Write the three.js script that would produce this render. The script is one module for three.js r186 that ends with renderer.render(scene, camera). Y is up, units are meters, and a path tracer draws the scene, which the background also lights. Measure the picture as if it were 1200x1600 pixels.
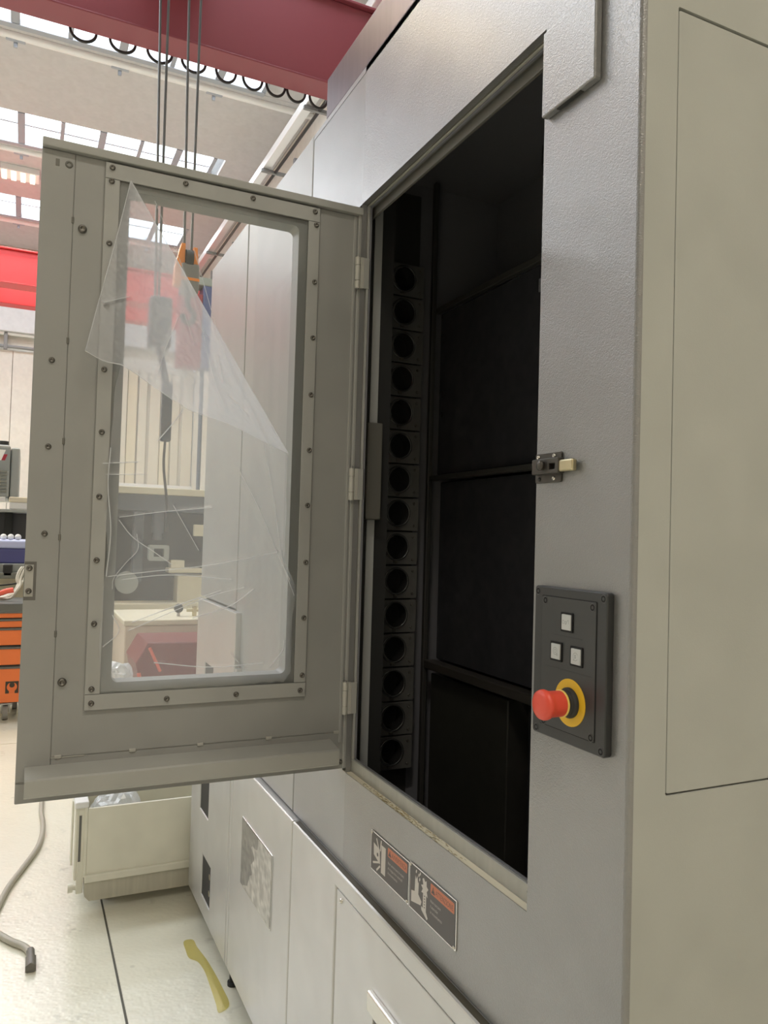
import * as THREE from 'three';
import { RoundedBoxGeometry } from 'three/addons/geometries/RoundedBoxGeometry.js';
import { mergeGeometries } from 'three/addons/utils/BufferGeometryUtils.js';
import { RectAreaLightUniformsLib } from 'three/addons/lights/RectAreaLightUniformsLib.js';

// ------------------------------------------------------------------ camera, light, exposure
const scene = new THREE.Scene();
const camera = new THREE.PerspectiveCamera(67.47, 1200 / 1600, 0.05, 100);
camera.position.set(-0.65, 1.44, 0);
camera.rotation.set(0.0310122, -0.4385204, 0.0286648, 'YXZ');
const renderer = new THREE.WebGLRenderer({ antialias: true });
renderer.toneMapping = THREE.LinearToneMapping;
renderer.toneMappingExposure = 2.2;
renderer.shadowMap.enabled = true;
renderer.shadowMap.type = THREE.PCFSoftShadowMap;
scene.background = new THREE.Color(0.75, 0.85, 1.0);
RectAreaLightUniformsLib.init();
const SKYLIGHT_POWER = 3.7, LAMP_POWER = 52;
const SKY_Z = [-18.03, -14.55, -11.1, -7.55];      // far edge of each glazed strip in the roof
const GLASS = 1.15, CEIL = 8, ROOM = { x0: -14, x1: 3.2, z0: -20, z1: 5 };
for (const z of SKY_Z) {
  const l = new THREE.RectAreaLight(new THREE.Color(0.93, 0.975, 1.03), SKYLIGHT_POWER, 15.2, GLASS - 0.06);
  l.position.set(-5.3, CEIL + 0.075, z + GLASS / 2); l.rotation.x = -Math.PI / 2; l.name = 'skylight'; scene.add(l);
}

// ------------------------------------------------------------------ helpers
let seed = 7;
const rnd = () => { seed = (seed * 1664525 + 1013904223) >>> 0; return seed / 4294967296; };
const V = (x, y, z) => new THREE.Vector3(x, y, z);
const used = new Map();
function numbered(n) { const k = used.get(n) || 0; used.set(n, k + 1); return k ? n + '_' + String(k).padStart(3, '0') : n; }
function uvm(g) {                                     // box-projected uv in metres
  g = g.index ? g.toNonIndexed() : g;
  const p = g.attributes.position, n = g.attributes.normal, uv = new Float32Array(p.count * 2);
  for (let i = 0; i < p.count; i += 3) {
    let ax = 0, ay = 0, az = 0;
    for (let k = 0; k < 3; k++) { ax += n.getX(i + k); ay += n.getY(i + k); az += n.getZ(i + k); }
    ax = Math.abs(ax); ay = Math.abs(ay); az = Math.abs(az);
    for (let k = 0; k < 3; k++) {
      const x = p.getX(i + k), y = p.getY(i + k), z = p.getZ(i + k), j = (i + k) * 2;
      if (ax >= ay && ax >= az) { uv[j] = z; uv[j + 1] = y; } else if (ay >= az) { uv[j] = x; uv[j + 1] = z; } else { uv[j] = x; uv[j + 1] = y; }
    }
  }
  g.setAttribute('uv', new THREE.BufferAttribute(uv, 2));
  return g;
}
function B(x0, x1, y0, y1, z0, z1, r = 0) {           // box between extents, edges rounded by r
  const w = x1 - x0, h = y1 - y0, d = z1 - z0, m = Math.min(w, h, d) * 0.49;
  const g = r ? new RoundedBoxGeometry(w, h, d, 2, Math.min(r, m)) : new THREE.BoxGeometry(w, h, d);
  return uvm(g.translate((x0 + x1) / 2, (y0 + y1) / 2, (z0 + z1) / 2));
}
const rectPts = (a, b, c, d, r = 0) => {              // shape path of a rectangle, rounded corners
  const s = new THREE.Shape();
  if (!r) { s.moveTo(a, c); s.lineTo(b, c); s.lineTo(b, d); s.lineTo(a, d); s.closePath(); return s; }
  s.moveTo(a + r, c); s.lineTo(b - r, c); s.absarc(b - r, c + r, r, -Math.PI / 2, 0); s.lineTo(b, d - r); s.absarc(b - r, d - r, r, 0, Math.PI / 2);
  s.lineTo(a + r, d); s.absarc(a + r, d - r, r, Math.PI / 2, Math.PI); s.lineTo(a, c + r); s.absarc(a + r, c + r, r, Math.PI, Math.PI * 1.5);
  return s;
};
function plateZ(z0, z1, outer, holes = [], bevel = 0) {   // outline in (x, y), from z0 to z1
  const s = Array.isArray(outer) ? rectPts(...outer) : outer;
  for (const h of holes) s.holes.push(Array.isArray(h) ? rectPts(...h) : h);
  const o = { depth: z1 - z0 - 2 * bevel, bevelEnabled: bevel > 0, bevelSize: bevel, bevelOffset: -bevel, bevelThickness: bevel, bevelSegments: 2, curveSegments: 8 };
  return uvm(new THREE.ExtrudeGeometry(s, o).translate(0, 0, z0 + bevel));
}
function plateX(x0, x1, outer, holes = [], bevel = 0) {   // outline in (z, y), from x0 to x1
  const f = (a) => (Array.isArray(a) ? [-a[1], -a[0], ...a.slice(2)] : a);
  const s = Array.isArray(outer) ? rectPts(...f(outer)) : outer;
  for (const h of holes) s.holes.push(Array.isArray(h) ? rectPts(...f(h)) : h);
  const o = { depth: x1 - x0 - 2 * bevel, bevelEnabled: bevel > 0, bevelSize: bevel, bevelOffset: -bevel, bevelThickness: bevel, bevelSegments: 2, curveSegments: 8 };
  const g = new THREE.ExtrudeGeometry(s, o).translate(0, 0, bevel).rotateY(Math.PI / 2).translate(x0, 0, 0);
  return uvm(g);
}
const poly = (pts) => { const s = new THREE.Shape(); pts.forEach((p, i) => (i ? s.lineTo(p[0], p[1]) : s.moveTo(p[0], p[1]))); s.closePath(); return s; };
function rod(a, b, r, seg = 10, r2 = r) {
  const d = b.clone().sub(a), g = new THREE.CylinderGeometry(r2, r, d.length(), seg);
  g.applyQuaternion(new THREE.Quaternion().setFromUnitVectors(V(0, 1, 0), d.clone().normalize())).translate((a.x + b.x) / 2, (a.y + b.y) / 2, (a.z + b.z) / 2);
  return uvm(g);
}
function tube(pts, r, seg = 60, rs = 8, closed = false) { return uvm(new THREE.TubeGeometry(new THREE.CatmullRomCurve3(pts.map((p) => V(...p)), closed), seg, r, rs, closed)); }
const merge = (...gs) => mergeGeometries(gs.flat().map((g) => { const q = g.index ? g.toNonIndexed() : g; for (const k of Object.keys(q.attributes)) if (!['position', 'normal', 'uv'].includes(k)) q.deleteAttribute(k); return q; }));
function part(name, g, m, parent) {                    // geometry given in world metres; parents are only ever moved, never turned
  const o = new THREE.Mesh(g, m); o.name = name; o.castShadow = o.receiveShadow = true;
  if (parent) { const w = V(0, 0, 0); for (let p = parent; p && p !== scene; p = p.parent) w.add(p.position); g.translate(-w.x, -w.y, -w.z); parent.add(o); }
  return o;
}
function placed(name, g, m, pos, parent) {              // shared geometry set at a world position under a part
  const o = new THREE.Mesh(g, m); o.name = name; o.castShadow = o.receiveShadow = true;
  const w = V(...pos); for (let p = parent; p && p !== scene; p = p.parent) w.sub(p.position);
  o.position.copy(w); parent.add(o); return o;
}
function thing(name, label, category, at = [0, 0, 0], group) {
  const o = new THREE.Group(); o.name = numbered(name); o.position.set(...at); o.userData = { label, category };
  if (group) o.userData.group = group; scene.add(o); return o;
}
function struct(name, at = [0, 0, 0]) { const o = new THREE.Group(); o.name = name; o.position.set(...at); o.userData = { kind: 'structure' }; scene.add(o); return o; }
function single(name, g, m, label, category, group) {
  g.computeBoundingBox(); const b = g.boundingBox, c = V((b.min.x + b.max.x) / 2, b.min.y, (b.min.z + b.max.z) / 2);
  g.translate(-c.x, -c.y, -c.z);
  const o = new THREE.Mesh(g, m); o.position.copy(c); o.name = numbered(name); o.castShadow = o.receiveShadow = true; o.userData = { label, category };
  if (group) o.userData.group = group; scene.add(o); return o;
}

// ------------------------------------------------------------------ textures
function lattice(n, s) {                                // tileable value noise on an n x n lattice
  const v = new Float32Array(n * n); let q = s; for (let i = 0; i < v.length; i++) { q = (q * 1664525 + 1013904223) >>> 0; v[i] = q / 4294967296; }
  return (x, y) => {
    x = ((x % n) + n) % n; y = ((y % n) + n) % n; const i = Math.floor(x), j = Math.floor(y), a = x - i, b = y - j, u = a * a * (3 - 2 * a), w = b * b * (3 - 2 * b);
    const i1 = (i + 1) % n, j1 = (j + 1) % n;
    return (v[j * n + i] * (1 - u) + v[j * n + i1] * u) * (1 - w) + (v[j1 * n + i] * (1 - u) + v[j1 * n + i1] * u) * w;
  };
}
function dataTex(n, f, metres, srgb = false) {           // f(u, v) in 0..1 -> grey number or [r, g, b]
  const d = new Uint8Array(n * n * 4);
  for (let j = 0; j < n; j++) for (let i = 0; i < n; i++) {
    const c = f(i / n, j / n), k = (j * n + i) * 4, a = typeof c === 'number' ? [c, c, c] : c;
    for (let q = 0; q < 3; q++) d[k + q] = Math.max(0, Math.min(255, a[q] * 255)); d[k + 3] = 255;
  }
  const t = new THREE.DataTexture(d, n, n); t.wrapS = t.wrapT = THREE.RepeatWrapping; t.magFilter = THREE.LinearFilter; t.minFilter = THREE.LinearMipmapLinearFilter; t.generateMipmaps = true;
  t.repeat.set(1 / metres, 1 / metres); if (srgb) t.colorSpace = THREE.SRGBColorSpace; t.needsUpdate = true; return t;
}
function canvasTex(w, h, draw) {
  const c = document.createElement('canvas'); c.width = w; c.height = h; draw(c.getContext('2d'), w, h);
  const t = new THREE.CanvasTexture(c); t.colorSpace = THREE.SRGBColorSpace; t.magFilter = THREE.LinearFilter; return t;
}
const L1 = lattice(64, 11), L2 = lattice(32, 5), L3 = lattice(16, 9), L4 = lattice(8, 21), L5 = lattice(128, 33);
const peel = dataTex(512, (u, v) => { const a = L1(u * 64, v * 64), b = L2(u * 32 + 0.5 * a, v * 32), c = L5(u * 128, v * 128); const r = Math.abs(a - 0.5) * 2; return 0.2 + 0.35 * (1 - r) + 0.15 * b + 0.3 * c; }, 0.12);
const cloud = dataTex(256, (u, v) => 0.88 + 0.12 * (0.5 * L3(u * 16, v * 16) + 0.3 * L4(u * 8, v * 8) + 0.2 * L2(u * 32, v * 32)), 0.9);
const rough = dataTex(256, (u, v) => 0.75 + 0.25 * (0.5 * L3(u * 16, v * 16) + 0.5 * L2(u * 32, v * 32)), 0.5);
const streak = dataTex(256, (u, v) => 0.82 + 0.18 * (0.6 * L2(u * 32, v * 2) + 0.4 * L1(u * 64, v * 4)), 0.4);
const floorTex = dataTex(1024, (u, v) => {
  const big = L4(u * 8, v * 8), mid = L3(u * 16 + 3, v * 16), fine = L1(u * 64, v * 64), vf = L5(u * 128, v * 128);
  let k = 0.93 + 0.05 * big + 0.03 * (mid - 0.5) + 0.02 * (fine - 0.5);
  const scuff = L2(u * 32 + 9, v * 32 + 4); if (scuff > 0.80 && vf > 0.62) k *= 1 - 1.8 * (scuff - 0.80) * (vf - 0.3);
  return [k, k, k * 0.995];
}, 2.3);
const floorBump = dataTex(512, (u, v) => 0.5 * L1(u * 64, v * 64) + 0.5 * L2(u * 32, v * 32), 0.5);

// ------------------------------------------------------------------ materials
const std = (c, o = {}) => new THREE.MeshPhysicalMaterial({ color: Array.isArray(c) ? new THREE.Color().setRGB(...c) : new THREE.Color(c), roughness: 0.5, ...o });
const M = {
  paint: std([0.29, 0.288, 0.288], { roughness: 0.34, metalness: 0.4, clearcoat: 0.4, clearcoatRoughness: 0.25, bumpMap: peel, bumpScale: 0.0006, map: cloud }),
  paintFarLit: std([0.40, 0.397, 0.392], { roughness: 0.38, metalness: 0.2, bumpMap: peel, bumpScale: 0.00015, map: cloud }),  // same paint made lighter, the mirrored wall put into the colour
  paintMid: std([0.34, 0.342, 0.345], { roughness: 0.32, metalness: 0.4, bumpMap: peel, bumpScale: 0.0003, map: cloud }),  // same paint between the two, its different reflection put into the colour
  paintLowLit: std([0.61, 0.605, 0.595], { roughness: 0.3, metalness: 0.35, bumpMap: peel, bumpScale: 0.0001, map: cloud }),  // same paint as above, the bright floor reflection put into the colour
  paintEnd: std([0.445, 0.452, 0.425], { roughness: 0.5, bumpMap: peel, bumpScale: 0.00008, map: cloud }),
  door: std([0.33, 0.33, 0.318], { roughness: 0.48, bumpMap: peel, bumpScale: 0.00006, map: cloud }),
  doorTrim: std([0.385, 0.385, 0.37], { roughness: 0.42, map: cloud }),
  frame: std([0.44, 0.43, 0.395], { roughness: 0.45, map: cloud }),
  lip: std([0.42, 0.41, 0.37], { roughness: 0.5, map: streak }),
  black: std([0.19, 0.19, 0.21], { roughness: 0.36 }),  // black lifted towards grey, lens glare put into the colour
  blackPanel: std([0.042, 0.042, 0.048], { roughness: 0.24, map: rough }),
  pot: std([0.15, 0.146, 0.138], { roughness: 0.35, map: rough }),
  ring: std([0.16, 0.16, 0.16], { roughness: 0.25, metalness: 0.7 }),
  gasket: std([0.20, 0.198, 0.202], { roughness: 0.5 }),
  hinge: std([0.50, 0.49, 0.45], { roughness: 0.4, metalness: 0.15 }),
  strikeDark: std([0.13, 0.125, 0.115], { roughness: 0.5 }),
  lowPanel: std([0.045, 0.043, 0.038], { roughness: 0.4, map: rough }),
  hole: std([0.004, 0.004, 0.004], { roughness: 0.8 }),
  grime: std([0.045, 0.043, 0.04], { roughness: 0.45 }),
  greyStrip: std([0.5, 0.51, 0.51], { roughness: 0.45 }),
  grip: std([0.14, 0.135, 0.12], { roughness: 0.5 }),
  screw: std([0.16, 0.15, 0.135], { roughness: 0.35, metalness: 0.8 }),
  bright: std([0.62, 0.60, 0.55], { roughness: 0.25, metalness: 1 }),
  steel: std([0.42, 0.41, 0.41], { roughness: 0.32, metalness: 1, map: streak }),
  topStrip: std([0.175, 0.15, 0.16], { roughness: 0.34, metalness: 1, map: streak }),
  brass: std([0.62, 0.55, 0.36], { roughness: 0.3, metalness: 1 }),
  latchDark: std([0.075, 0.068, 0.06], { roughness: 0.38, metalness: 0.5 }),
  panelBlack: std([0.032, 0.033, 0.034], { roughness: 0.42, bumpMap: peel, bumpScale: 0.00005 }),
  panelRim: std([0.06, 0.06, 0.06], { roughness: 0.35 }),
  panelInset: std([0.038, 0.039, 0.040], { roughness: 0.38 }),
  dark: std([0.025, 0.025, 0.025], { roughness: 0.6 }),
  red: std([0.75, 0.085, 0.05], { roughness: 0.38 }),
  yellow: std([0.78, 0.47, 0.02], { roughness: 0.45 }),
  glass: std([0.97, 0.98, 0.97], { roughness: 0.03, transmission: 1, thickness: 0, ior: 1.45 }),
  film: std([0.97, 0.98, 1], { roughness: 0.33, transmission: 0.90, thickness: 0, ior: 1.45 }),
  flap: std([0.95, 0.96, 1], { roughness: 0.5, transmission: 0.88, thickness: 0, ior: 1.5 }),
  crease_glint: std([0.95, 0.96, 0.98], { roughness: 0.16, transmission: 0.6, thickness: 0, ior: 1.5 }),
  floor: std([0.81, 0.785, 0.655], { roughness: 0.24, ior: 1.75, map: floorTex, bumpMap: floorBump, bumpScale: 0.0006 }),
  joint: std([0.12, 0.115, 0.095], { roughness: 0.7 }),
  wall: std([0.74, 0.71, 0.645], { roughness: 0.8, map: cloud }),
  wallDoor: std([0.70, 0.66, 0.57], { roughness: 0.6 }),
  soffit: std([0.58, 0.57, 0.575], { roughness: 0.85, map: cloud }),
  white: std([0.80, 0.80, 0.79], { roughness: 0.5 }),
  mullion: std([0.36, 0.39, 0.44], { roughness: 0.5 }),
  crane: std([0.27, 0.055, 0.075], { roughness: 0.42 }),  // same red as the far crane, shade and haze put into the colour
  craneLit: std([0.60, 0.04, 0.045], { roughness: 0.4 }),  // same red as the near crane, direct sunlight put into the colour
  cable: std([0.02, 0.02, 0.021], { roughness: 0.5 }),
  rope: std([0.16, 0.165, 0.17], { roughness: 0.4, metalness: 0.6 }),
  conduit: std([0.80, 0.80, 0.81], { roughness: 0.3, metalness: 0.55 }),
  alu: std([0.72, 0.72, 0.73], { roughness: 0.25, metalness: 1 }),
  bracket: std([0.22, 0.22, 0.22], { roughness: 0.5 }),
  orange: std([0.88, 0.205, 0.05], { roughness: 0.4 }),
  hookOrange: std([0.85, 0.27, 0.04], { roughness: 0.45 }),
  trolleyGrey: std([0.13, 0.13, 0.12], { roughness: 0.45 }),
  rubber: std([0.28, 0.27, 0.25], { roughness: 0.7 }),
  bin: std([0.84, 0.82, 0.70], { roughness: 0.5, map: cloud }),
  binDirty: std([0.58, 0.55, 0.45], { roughness: 0.55, map: streak }),
  hose: std([0.42, 0.39, 0.32], { roughness: 0.45 }),
  hoseEnd: std([0.16, 0.15, 0.13], { roughness: 0.4 }),
  stain: std([0.93, 0.89, 0.58], { roughness: 0.1, transmission: 0.85, thickness: 0 }),
  bag: std([0.92, 0.94, 0.97], { roughness: 0.2, transmission: 0.6, thickness: 0 }),
  millGrey: std([0.36, 0.38, 0.37], { roughness: 0.45 }),
  glassDark: std([0.06, 0.06, 0.065], { roughness: 0.35 }),
  cream: std([0.72, 0.66, 0.52], { roughness: 0.5 }),
  creamPink: std([0.66, 0.55, 0.45], { roughness: 0.5 }),
  bench: std([0.22, 0.23, 0.20], { roughness: 0.5 }),
  blue: std([0.085, 0.09, 0.27], { roughness: 0.4 }),
  blueDark: std([0.06, 0.075, 0.16], { roughness: 0.4 }),
  blueLid: std([0.55, 0.60, 0.88], { roughness: 0.35 }),
  millDark: std([0.03, 0.036, 0.047], { roughness: 0.3 }),
  millBand: std([0.10, 0.115, 0.14], { roughness: 0.4 }),
  redBin: std([0.20, 0.024, 0.03], { roughness: 0.35 }),
  redEdge: std([0.85, 0.13, 0.08], { roughness: 0.4 }),
};
const glow = (c, k) => new THREE.MeshStandardMaterial({ color: 0x000000, emissive: new THREE.Color().setRGB(...c), emissiveIntensity: k, roughness: 1 });
M.skyPane = glow([0.86, 0.96, 1.0], 1.25);
M.led = glow([1.0, 0.90, 0.66], 0.9);

// ------------------------------------------------------------------ the hall
const floor = struct('floor');
const fx = [ROOM.x0, -6.27, -0.321, ROOM.x1], fz = [ROOM.z0, -17.55, -11.6, -5.65, 0.3, ROOM.z1], JG = 0.004;
for (let i = 0; i < 3; i++) for (let j = 0; j < 5; j++) part('floor_slab', B(fx[i] + JG, fx[i + 1] - JG, -0.16, 0, fz[j] + JG, fz[j + 1] - JG), M.floor, floor);
part('floor_joint', B(ROOM.x0, ROOM.x1, -0.22, -0.006, ROOM.z0, ROOM.z1), M.joint, floor);

const back = struct('wall_back', [-5, 0, -20]);
part('wall_core', B(ROOM.x0, ROOM.x1, 0, 8.6, -20.35, -20.06), M.wall, back);
for (let k = 0; k < 12; k++) { const x0 = -13.9 + k * 1.43, x1 = x0 + 1.418; if (x0 < ROOM.x1 - 0.1) part('wall_panel', B(x0, Math.min(x1, ROOM.x1), 0, 5.55, -20.06, -20, 0.006), M.wall, back); }
part('wall_beam', B(ROOM.x0, ROOM.x1, 5.95, 6.6, -20.06, -19.8, 0.02), M.soffit, back);
const sd = struct('door_1', [2.2, 0, -19.95]);
for (let k = 0; k < 7; k++) part('door_slat', B(1.3 + k * 0.27, 1.3 + k * 0.27 + 0.255 - (k % 3) * 0.03, 2.55, 5.4, -19.99, -19.93 - (k % 2) * 0.03, 0.01), k % 3 === 1 ? M.cream : M.wallDoor, sd);
part('door_rail', B(1.25, 3.2, 2.40, 2.56, -19.99, -19.85, 0.01), M.white, sd);
part('door_leaf', B(1.3, 3.18, 0, 2.41, -19.99, -19.95), M.wallDoor, sd);
for (const [n, a] of [['wall_right', [ROOM.x1, ROOM.x1 + 0.3, 0, 8.6, ROOM.z0, ROOM.z1]], ['wall_left', [ROOM.x0 - 0.3, ROOM.x0, 0, 8.6, ROOM.z0, ROOM.z1]], ['wall_front', [ROOM.x0, ROOM.x1, 0, 8.6, ROOM.z1, ROOM.z1 + 0.3]]]) {
  const o = part(n, B(...a), M.wall); o.userData.kind = 'structure'; scene.add(o);
}
// two pipes on brackets along the far wall
{
  const t = thing('wall_pipe', 'grey twin pipe running on brackets along the top of the far wall', 'pipe', [-5, 5.5, -19.9]);
  part('pipe', rod(V(ROOM.x0, 5.93, -19.93), V(1.2, 5.93, -19.93), 0.05, 10), M.white, t);
  part('pipe', rod(V(ROOM.x0, 5.62, -19.93), V(1.2, 5.62, -19.93), 0.04, 10), M.bracket, t);
  for (const x of [-12, -9, -6, -3.5, -1.2, 0.8]) part('bracket', B(x - 0.04, x + 0.04, 5.55, 6.02, -20, -19.88, 0.01), M.bracket, t);
}
// ceiling: precast soffit slabs between glazed strips
const ceil = struct('ceiling', [0, CEIL, 0]);
const zs = [ROOM.z0, ...SKY_Z.flatMap((z) => [z, z + GLASS]), ROOM.z1];
for (let i = 0; i < zs.length; i += 2) part('soffit_slab', B(ROOM.x0, ROOM.x1, CEIL, CEIL + 0.5, zs[i], zs[i + 1], 0.03), M.soffit, ceil);
for (const z of SKY_Z) part('soffit_end', B(2.34, ROOM.x1, CEIL + 0.012, CEIL + 0.5, z, z + GLASS), M.soffit, ceil);
part('roof_deck', B(ROOM.x0 - 0.3, ROOM.x1 + 0.3, CEIL + 0.5, CEIL + 0.7, ROOM.z0 - 0.3, ROOM.z1 + 0.3), M.soffit, ceil);
SKY_Z.forEach((z, n) => {
  const w = struct('window_' + (n + 1), [-5, CEIL, z + GLASS / 2]), far = n < 2, pitch = n === 1 ? 0.62 : 0.667, end = n === 1 ? 2.16 : 2.333, seen = n < 3;
  const xs = [end]; while (xs[xs.length - 1] > -1.8) xs.push(xs[xs.length - 1] - pitch);
  let x = xs[xs.length - 1]; while (x > ROOM.x0 + 3) { x -= 3; xs.push(x); } xs.push(ROOM.x0 + 0.02);
  for (let i = 0; i + 1 < xs.length; i++) {
    part('pane', B(xs[i + 1] + 0.03, xs[i] - 0.03, CEIL + 0.09, CEIL + 0.11, z + 0.01, z + GLASS - 0.01), M.skyPane, w);
    const t = i % 2 ? 0.055 : 0.032;
    part('mullion', B(xs[i] - t, xs[i] + t, CEIL - 0.005, CEIL + 0.08, z, z + GLASS), M.mullion, w);
  }
  if (seen) {
    part('glazing_bar', B(ROOM.x0, end, CEIL + 0.03, CEIL + 0.05, z + GLASS * 0.62 - 0.02, z + GLASS * 0.62 + 0.02), M.mullion, w);
    part('frame', B(ROOM.x0, end + 0.03, CEIL - 0.02, CEIL + 0.08, z - 0.02, z + 0.09, 0.01), M.mullion, w);
    part('rail', rod(V(ROOM.x0, CEIL - 0.012, z - 0.17), V(ROOM.x1, CEIL - 0.012, z - 0.17), 0.06, 12), M.white, w);
    for (let i = 1; i < xs.length && xs[i] > -2; i += 2) part('bracket', merge(B(xs[i] - 0.12, xs[i] + 0.12, CEIL - 0.08, CEIL - 0.002, z - 0.23, z - 0.17, 0.01), B(xs[i] - 0.025, xs[i] + 0.025, CEIL - 0.14, CEIL - 0.02, z - 0.27, z - 0.23, 0.01)), M.mullion, w);
  }
});

// high-bay lamps
function highBay(label, x, y, z, n, w, pitch, power = LAMP_POWER, color = [1.0, 0.93, 0.80]) {
  const t = thing('roof_lamp', label, 'lamp', [x, y, z]);
  part('housing', B(x - 0.02, x + n * pitch, y + 0.05, CEIL, z - 0.21, z + 0.21, 0.01), M.white, t);
  for (let k = 0; k < n; k++) part('led_module', B(x + k * pitch, x + w + k * pitch, y + 0.02, y + 0.05, z - 0.18, z + 0.18), M.led, t);
  const l = new THREE.RectAreaLight(new THREE.Color(...color), power, n * pitch, 0.36); l.position.set(x + n * pitch / 2, y + 0.012, z); l.rotation.x = -Math.PI / 2; l.name = 'roof_lamp'; scene.add(l);
}
highBay('lit lamp with glowing modules under the pale roof slab between the far skylights', -1.27, 7.84, -15.6, 4, 0.085, 0.158);
highBay('lamp under the roof over the aisle beside the machine', -4.6, 7.84, -8.5, 4, 0.17, 0.25, 88, [1.0, 0.74, 0.40]);
highBay('added unseen fill lamp under the roof over the near end of the hall', -3.4, 7.84, 2.9, 4, 0.17, 0.25);  // unseen lamp added to brighten faces turned towards the camera
highBay('added unseen fill lamp under the roof behind the photographer', 0.5, 7.84, 2.6, 4, 0.17, 0.25);  // second unseen lamp, added as fill from behind the camera

// cable tray along the right wall
{
  const t = thing('cable_tray', 'long bright metal conduit on brackets under the roof beside the right wall', 'conduit', [2.58, 7.2, -8]);
  part('conduit', B(2.52, 2.645, 7.14, 7.27, -18.6, 4.5, 0.012), M.conduit, t);
  part('cable', rod(V(2.72, 7.11, -18.6), V(2.72, 7.11, 4.5), 0.024, 8), M.cable, t);
  for (const z of [-17.6, -15.6, -13.6, -11.6, -9.6, -7.6, -5.6, -3.6]) part('bracket', merge(B(2.50, ROOM.x1 - 0.002, 7.085, 7.135, z - 0.025, z + 0.025, 0.005), B(3.02, 3.09, 6.95, 7.42, z - 0.035, z + 0.035, 0.01)), M.bracket, t);
}

// ------------------------------------------------------------------ cranes
function girder(t, m, y0, y1, z0, z1, x0, x1) {
  part('girder', B(x0, x1, y0, y1, z0, z1, 0.015), m, t);
  part('flange', B(x0, x1, y0 - 0.02, y0, z0 - 0.02, z1 + 0.04, 0.006), m, t);
  part('flange', B(x0, x1, y1, y1 + 0.03, z0 - 0.03, z1 + 0.05, 0.008), m, t);
}
{
  const t = thing('bridge_crane', 'large dark red crane girder crossing overhead with small cable loops under it', 'crane', [-5, 6, -7.35]);
  girder(t, M.crane, 6.02, 6.9, -7.47, -7.23, ROOM.x0 + 0.2, 2.75);
  part('end_truck', B(2.752, 2.93, 6.31, 6.80, -8.1, -7.0, 0.03), M.crane, t);
  part('hoist', merge(B(0.1, 0.75, 6.62, 6.95, -7.2, -6.66, 0.04), B(0.15, 0.7, 6.96, 7.1, -7.4, -6.8, 0.02)), M.crane, t);
  const f = thing('festoon_cable', 'black cable hanging in small loops along the underside of the dark red crane girder', 'cable', [1, 5.98, -7.55]);
  const lx = [-0.33, 0.02, 0.36, 0.685, 1.005, 1.278, 1.52, 1.742, 1.988];
  part('trolley_track', B(-3, 2.4, 6.045, 6.06, -7.56, -7.54), M.crane, f);
  lx.forEach((x, i) => { const r = i < 4 ? 0.115 : 0.10, p = []; for (let k = 0; k <= 12; k++) { const a = Math.PI * k / 12; p.push([x - r * Math.cos(a), 6.045 - (i < 4 ? 0.105 : 0.115) * Math.sin(a), -7.55]); } part('cable_loop', tube(p, 0.014, 24, 6), M.cable, f); });
  const c2 = thing('bridge_crane', 'bright red crane girder in front of the far wall', 'crane', [-5, 6, -16.2]);
  girder(c2, M.craneLit, 6.02, 6.64, -16.4, -16.04, ROOM.x0 + 0.2, 2.75);
  part('girder', B(ROOM.x0 + 0.2, 2.75, 6.03, 6.6, -17.95, -17.62, 0.015), M.craneLit, c2);
  part('end_truck', B(2.752, 2.93, 6.31, 6.6, -18.6, -15.6, 0.03), M.craneLit, c2);
  const runs = part('trim_1', B(2.76, ROOM.x1, 5.75, 6.3, ROOM.z0 + 0.1, ROOM.z1 - 0.1, 0.02), M.wall); runs.userData.kind = 'structure'; scene.add(runs);
}
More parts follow.
